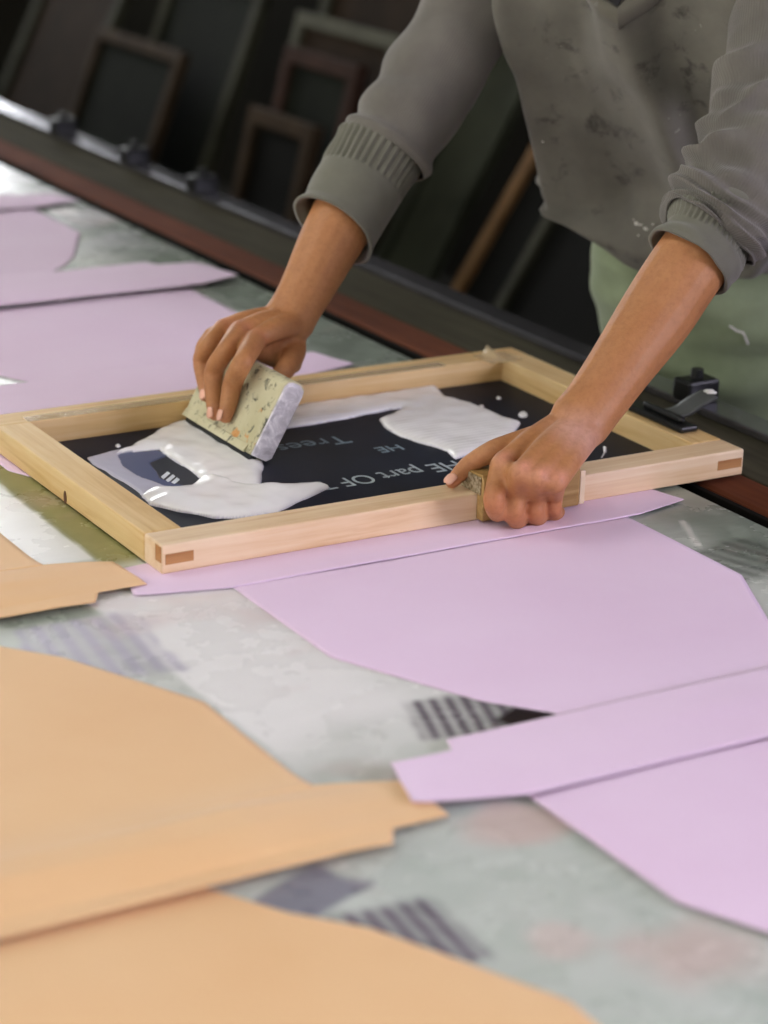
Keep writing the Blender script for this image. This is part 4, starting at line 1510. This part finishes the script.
        for v in bm.verts:
            v.co.z = max(v.co.z, 0.002)
        mesh_obj('shoe', bm, plain('dark_shoe', srgb(40, 38, 36), 0.6), root, True)
    bm = bmesh.new()

    def seen_t(px, py):
        q = P4.reshape(-1, 3) - CAM
        zc = q @ CF
        e = (384 + FPX * (q @ CR) / zc - px) ** 2 + (512 - FPX * (q @ CU) / zc - py) ** 2 + (zc * 40) ** 2 * 0.02
        return P4.reshape(-1, 3)[int(np.argmin(e))]
    tube(bm, [seen_t(*p) - CF * 0.006 for p in ((730, 326), (735, 331), (741, 335), (746, 345))], [0.0014] * 4, seg=6)
    e = mesh_obj('thread', bm, wp, tr, True)
    e['label'] = 'loose white thread'


RT, BODY = person()
clothes(RT)

#P1#


# ------------------------------------------------------------------ leaning screens in the background
def leaning(label, y0, y1, xb, tilt, L, bar, wm, pm, solid=False):
    a = math.radians(tilt)
    t = thing('stored_screen', label, 'screen frame', (xb, (y0 + y1) / 2, 0.0), 'old screens leaning behind the table')
    B = Matrix.Translation((xb, (y0 + y1) / 2, 0.012)) @ Matrix.Rotation(a, 4, 'Y')
    w = (y1 - y0) / 2
    th = 0.03

    def part(name, lo, hi, m):
        c = (np.array(lo) + np.array(hi)) / 2
        bm = bmesh.new()
        box(bm, lo, hi, B)
        return mesh_obj(name, bm, m, t, bevel=0.003)
    part('frame_rail', (0, -w, 0), (th, w, bar), wm)
    part('frame_rail', (0, -w, L - bar), (th, w, L), wm)
    part('frame_rail', (0, -w, bar), (th, -w + bar, L - bar), wm)
    part('frame_rail', (0, w - bar, bar), (th, w, L - bar), wm)
    part('mesh_panel', (th * 0.55, -w + bar, bar), (th * 0.62, w - bar, L - bar), pm)


wA = plain('old_brown_wood', srgb(58, 46, 32), 0.7, var=0.3, scale=12, spec=0.12)
wG = plain('grey_green_wood', srgb(58, 58, 46), 0.7, var=0.3, scale=12, spec=0.12)
wR = plain('red_stained_wood', srgb(54, 37, 29), 0.7, var=0.3, scale=12, spec=0.12)
wL = plain('pale_frame', srgb(84, 84, 72), 0.7, var=0.2, scale=12, spec=0.12)
wT = plain('tan_frame', srgb(112, 84, 52), 0.65, var=0.25, scale=12, spec=0.12)
wO = plain('orange_frame', srgb(150, 84, 40), 0.65, var=0.2, scale=12, spec=0.12)
pB = plain('brown_panel', srgb(44, 34, 24), 0.8, var=0.3, scale=6, spec=0.12)
pD = plain('dark_green_panel', srgb(24, 27, 20), 0.8, var=0.3, scale=6, spec=0.12)
pK = plain('black_panel', srgb(17, 17, 14), 0.8, var=0.3, scale=6, spec=0.12)
pG = plain('sage_panel', srgb(50, 53, 42), 0.8, var=0.3, scale=6, spec=0.12)
leaning('brown boarded old screen leaning at the far left of the background', 4.20, 4.78, 1.48, 25.2, 1.15, 0.045, wG, pB)
leaning('old screen with a thin brown frame and dark green mesh, left background', 3.60, 4.15, 1.48, 20.7, 0.79, 0.035, wA, pD)
leaning('grey framed old screen standing behind the dark green one', 3.52, 4.08, 1.62, 20.7, 0.98, 0.04, wG, pD)
leaning('wooden framed old screen with black mesh leaning left of the grey sleeve', 2.66, 2.98, 1.47, 13.4, 0.725, 0.04, wA, pK)
leaning('red stained old screen leaning behind the wooden framed one by the sleeve', 2.67, 3.03, 1.56, 13.4, 0.86, 0.04, wR, pD)
leaning('pale framed old screen behind the red stained one', 2.70, 3.20, 1.66, 14, 0.92, 0.035, wL, pB)
leaning('tallest brown old screen at the back of the stack by the sleeve', 2.68, 3.30, 1.78, 14, 1.35, 0.045, wG, pB)
leaning('sage green old screen leaning between the sleeve and the sweater', 2.38, 2.62, 1.56, 29.5, 1.06, 0.03, pG, pG)
leaning('orange framed old screen just left of the sweater', 1.75, 2.44, 1.90, 20, 1.06, 0.05, wO, pK)
leaning('tan framed old screen leaning steeply beside the sweater', 1.62, 2.25, 1.50, 33, 0.92, 0.035, wT, pK)
leaning('dim grey old screen leaning in front of the tan framed one', 1.42, 1.96, 1.40, 33, 0.90, 0.030, wG, pK)

# ------------------------------------------------------------------ world, view
def added_lamp_row():  # overhead lamps added out of view to brighten the table
    body = plain('fill_lamp_housing', srgb(90, 92, 90), 0.5, 0.3)
    tube_m = bpy.data.materials.new('fill_lamp_tube')
    tube_m.use_nodes = True
    b = tube_m.node_tree.nodes['Principled BSDF']
    b.inputs['Emission Color'].default_value = (1.0, 0.96, 0.90, 1)
    b.inputs['Emission Strength'].default_value = LAMP
    for k, (x, y, lb) in enumerate(((-0.75, -1.5, 'added fill lamp, unseen, above the near end of the table'), (-0.75, 0.9, 'added fill lamp, unseen, above the middle of the table'), (-0.75, 3.3, 'added fill lamp, unseen, above the far end of the table'))):
        t = thing('added_fill_lamp', lb, 'lamp', (x, y, 2.55), 'added fill lamps above the table')
        bm = bmesh.new()
        prof = [(-0.17, 0.0), (-0.07, 0.11), (0.07, 0.11), (0.17, 0.0), (0.165, 0.0), (0.066, 0.104), (-0.066, 0.104), (-0.165, 0.0)]
        a = [bm.verts.new((x + u, y - 0.7, 2.5 + v)) for u, v in prof]
        c = [bm.verts.new((x + u, y + 0.7, 2.5 + v)) for u, v in prof]
        for i in range(8):
            j = (i + 1) % 8
            bm.faces.new((a[i], c[i], c[j], a[j]))
        mesh_obj('fill_lamp_shade', bm, body, t)
        for dx in (-0.05, 0.05):
            bm = bmesh.new()
            bmesh.ops.create_cone(bm, cap_ends=True, segments=16, radius1=0.016, radius2=0.016, depth=1.3, matrix=Matrix.Translation((x + dx, y, 2.55)) @ Matrix.Rotation(PI / 2, 4, 'X'))
            mesh_obj('fill_lamp_tube', bm, tube_m, t, True)
        for dy in (-0.5, 0.5):
            bm = bmesh.new()
            bmesh.ops.create_cone(bm, cap_ends=True, segments=8, radius1=0.003, radius2=0.003, depth=0.79, matrix=Matrix.Translation((x, y + dy, 3.005)))
            mesh_obj('hanging_wire', bm, body, t)


LAMP = 42
added_lamp_row()
w = bpy.data.worlds.new('world')
SC.world = w
w.use_nodes = True
w.node_tree.nodes['Background'].inputs['Color'].default_value = (0.8, 0.85, 1, 1)
w.node_tree.nodes['Background'].inputs['Strength'].default_value = 0.3
SC.view_settings.view_transform = 'Standard'
SC.view_settings.look = 'None'
SC.view_settings.gamma = 1
SC.view_settings.use_curve_mapping = False
SC.view_settings.exposure = 0.15
SC.cycles.max_bounces = 6
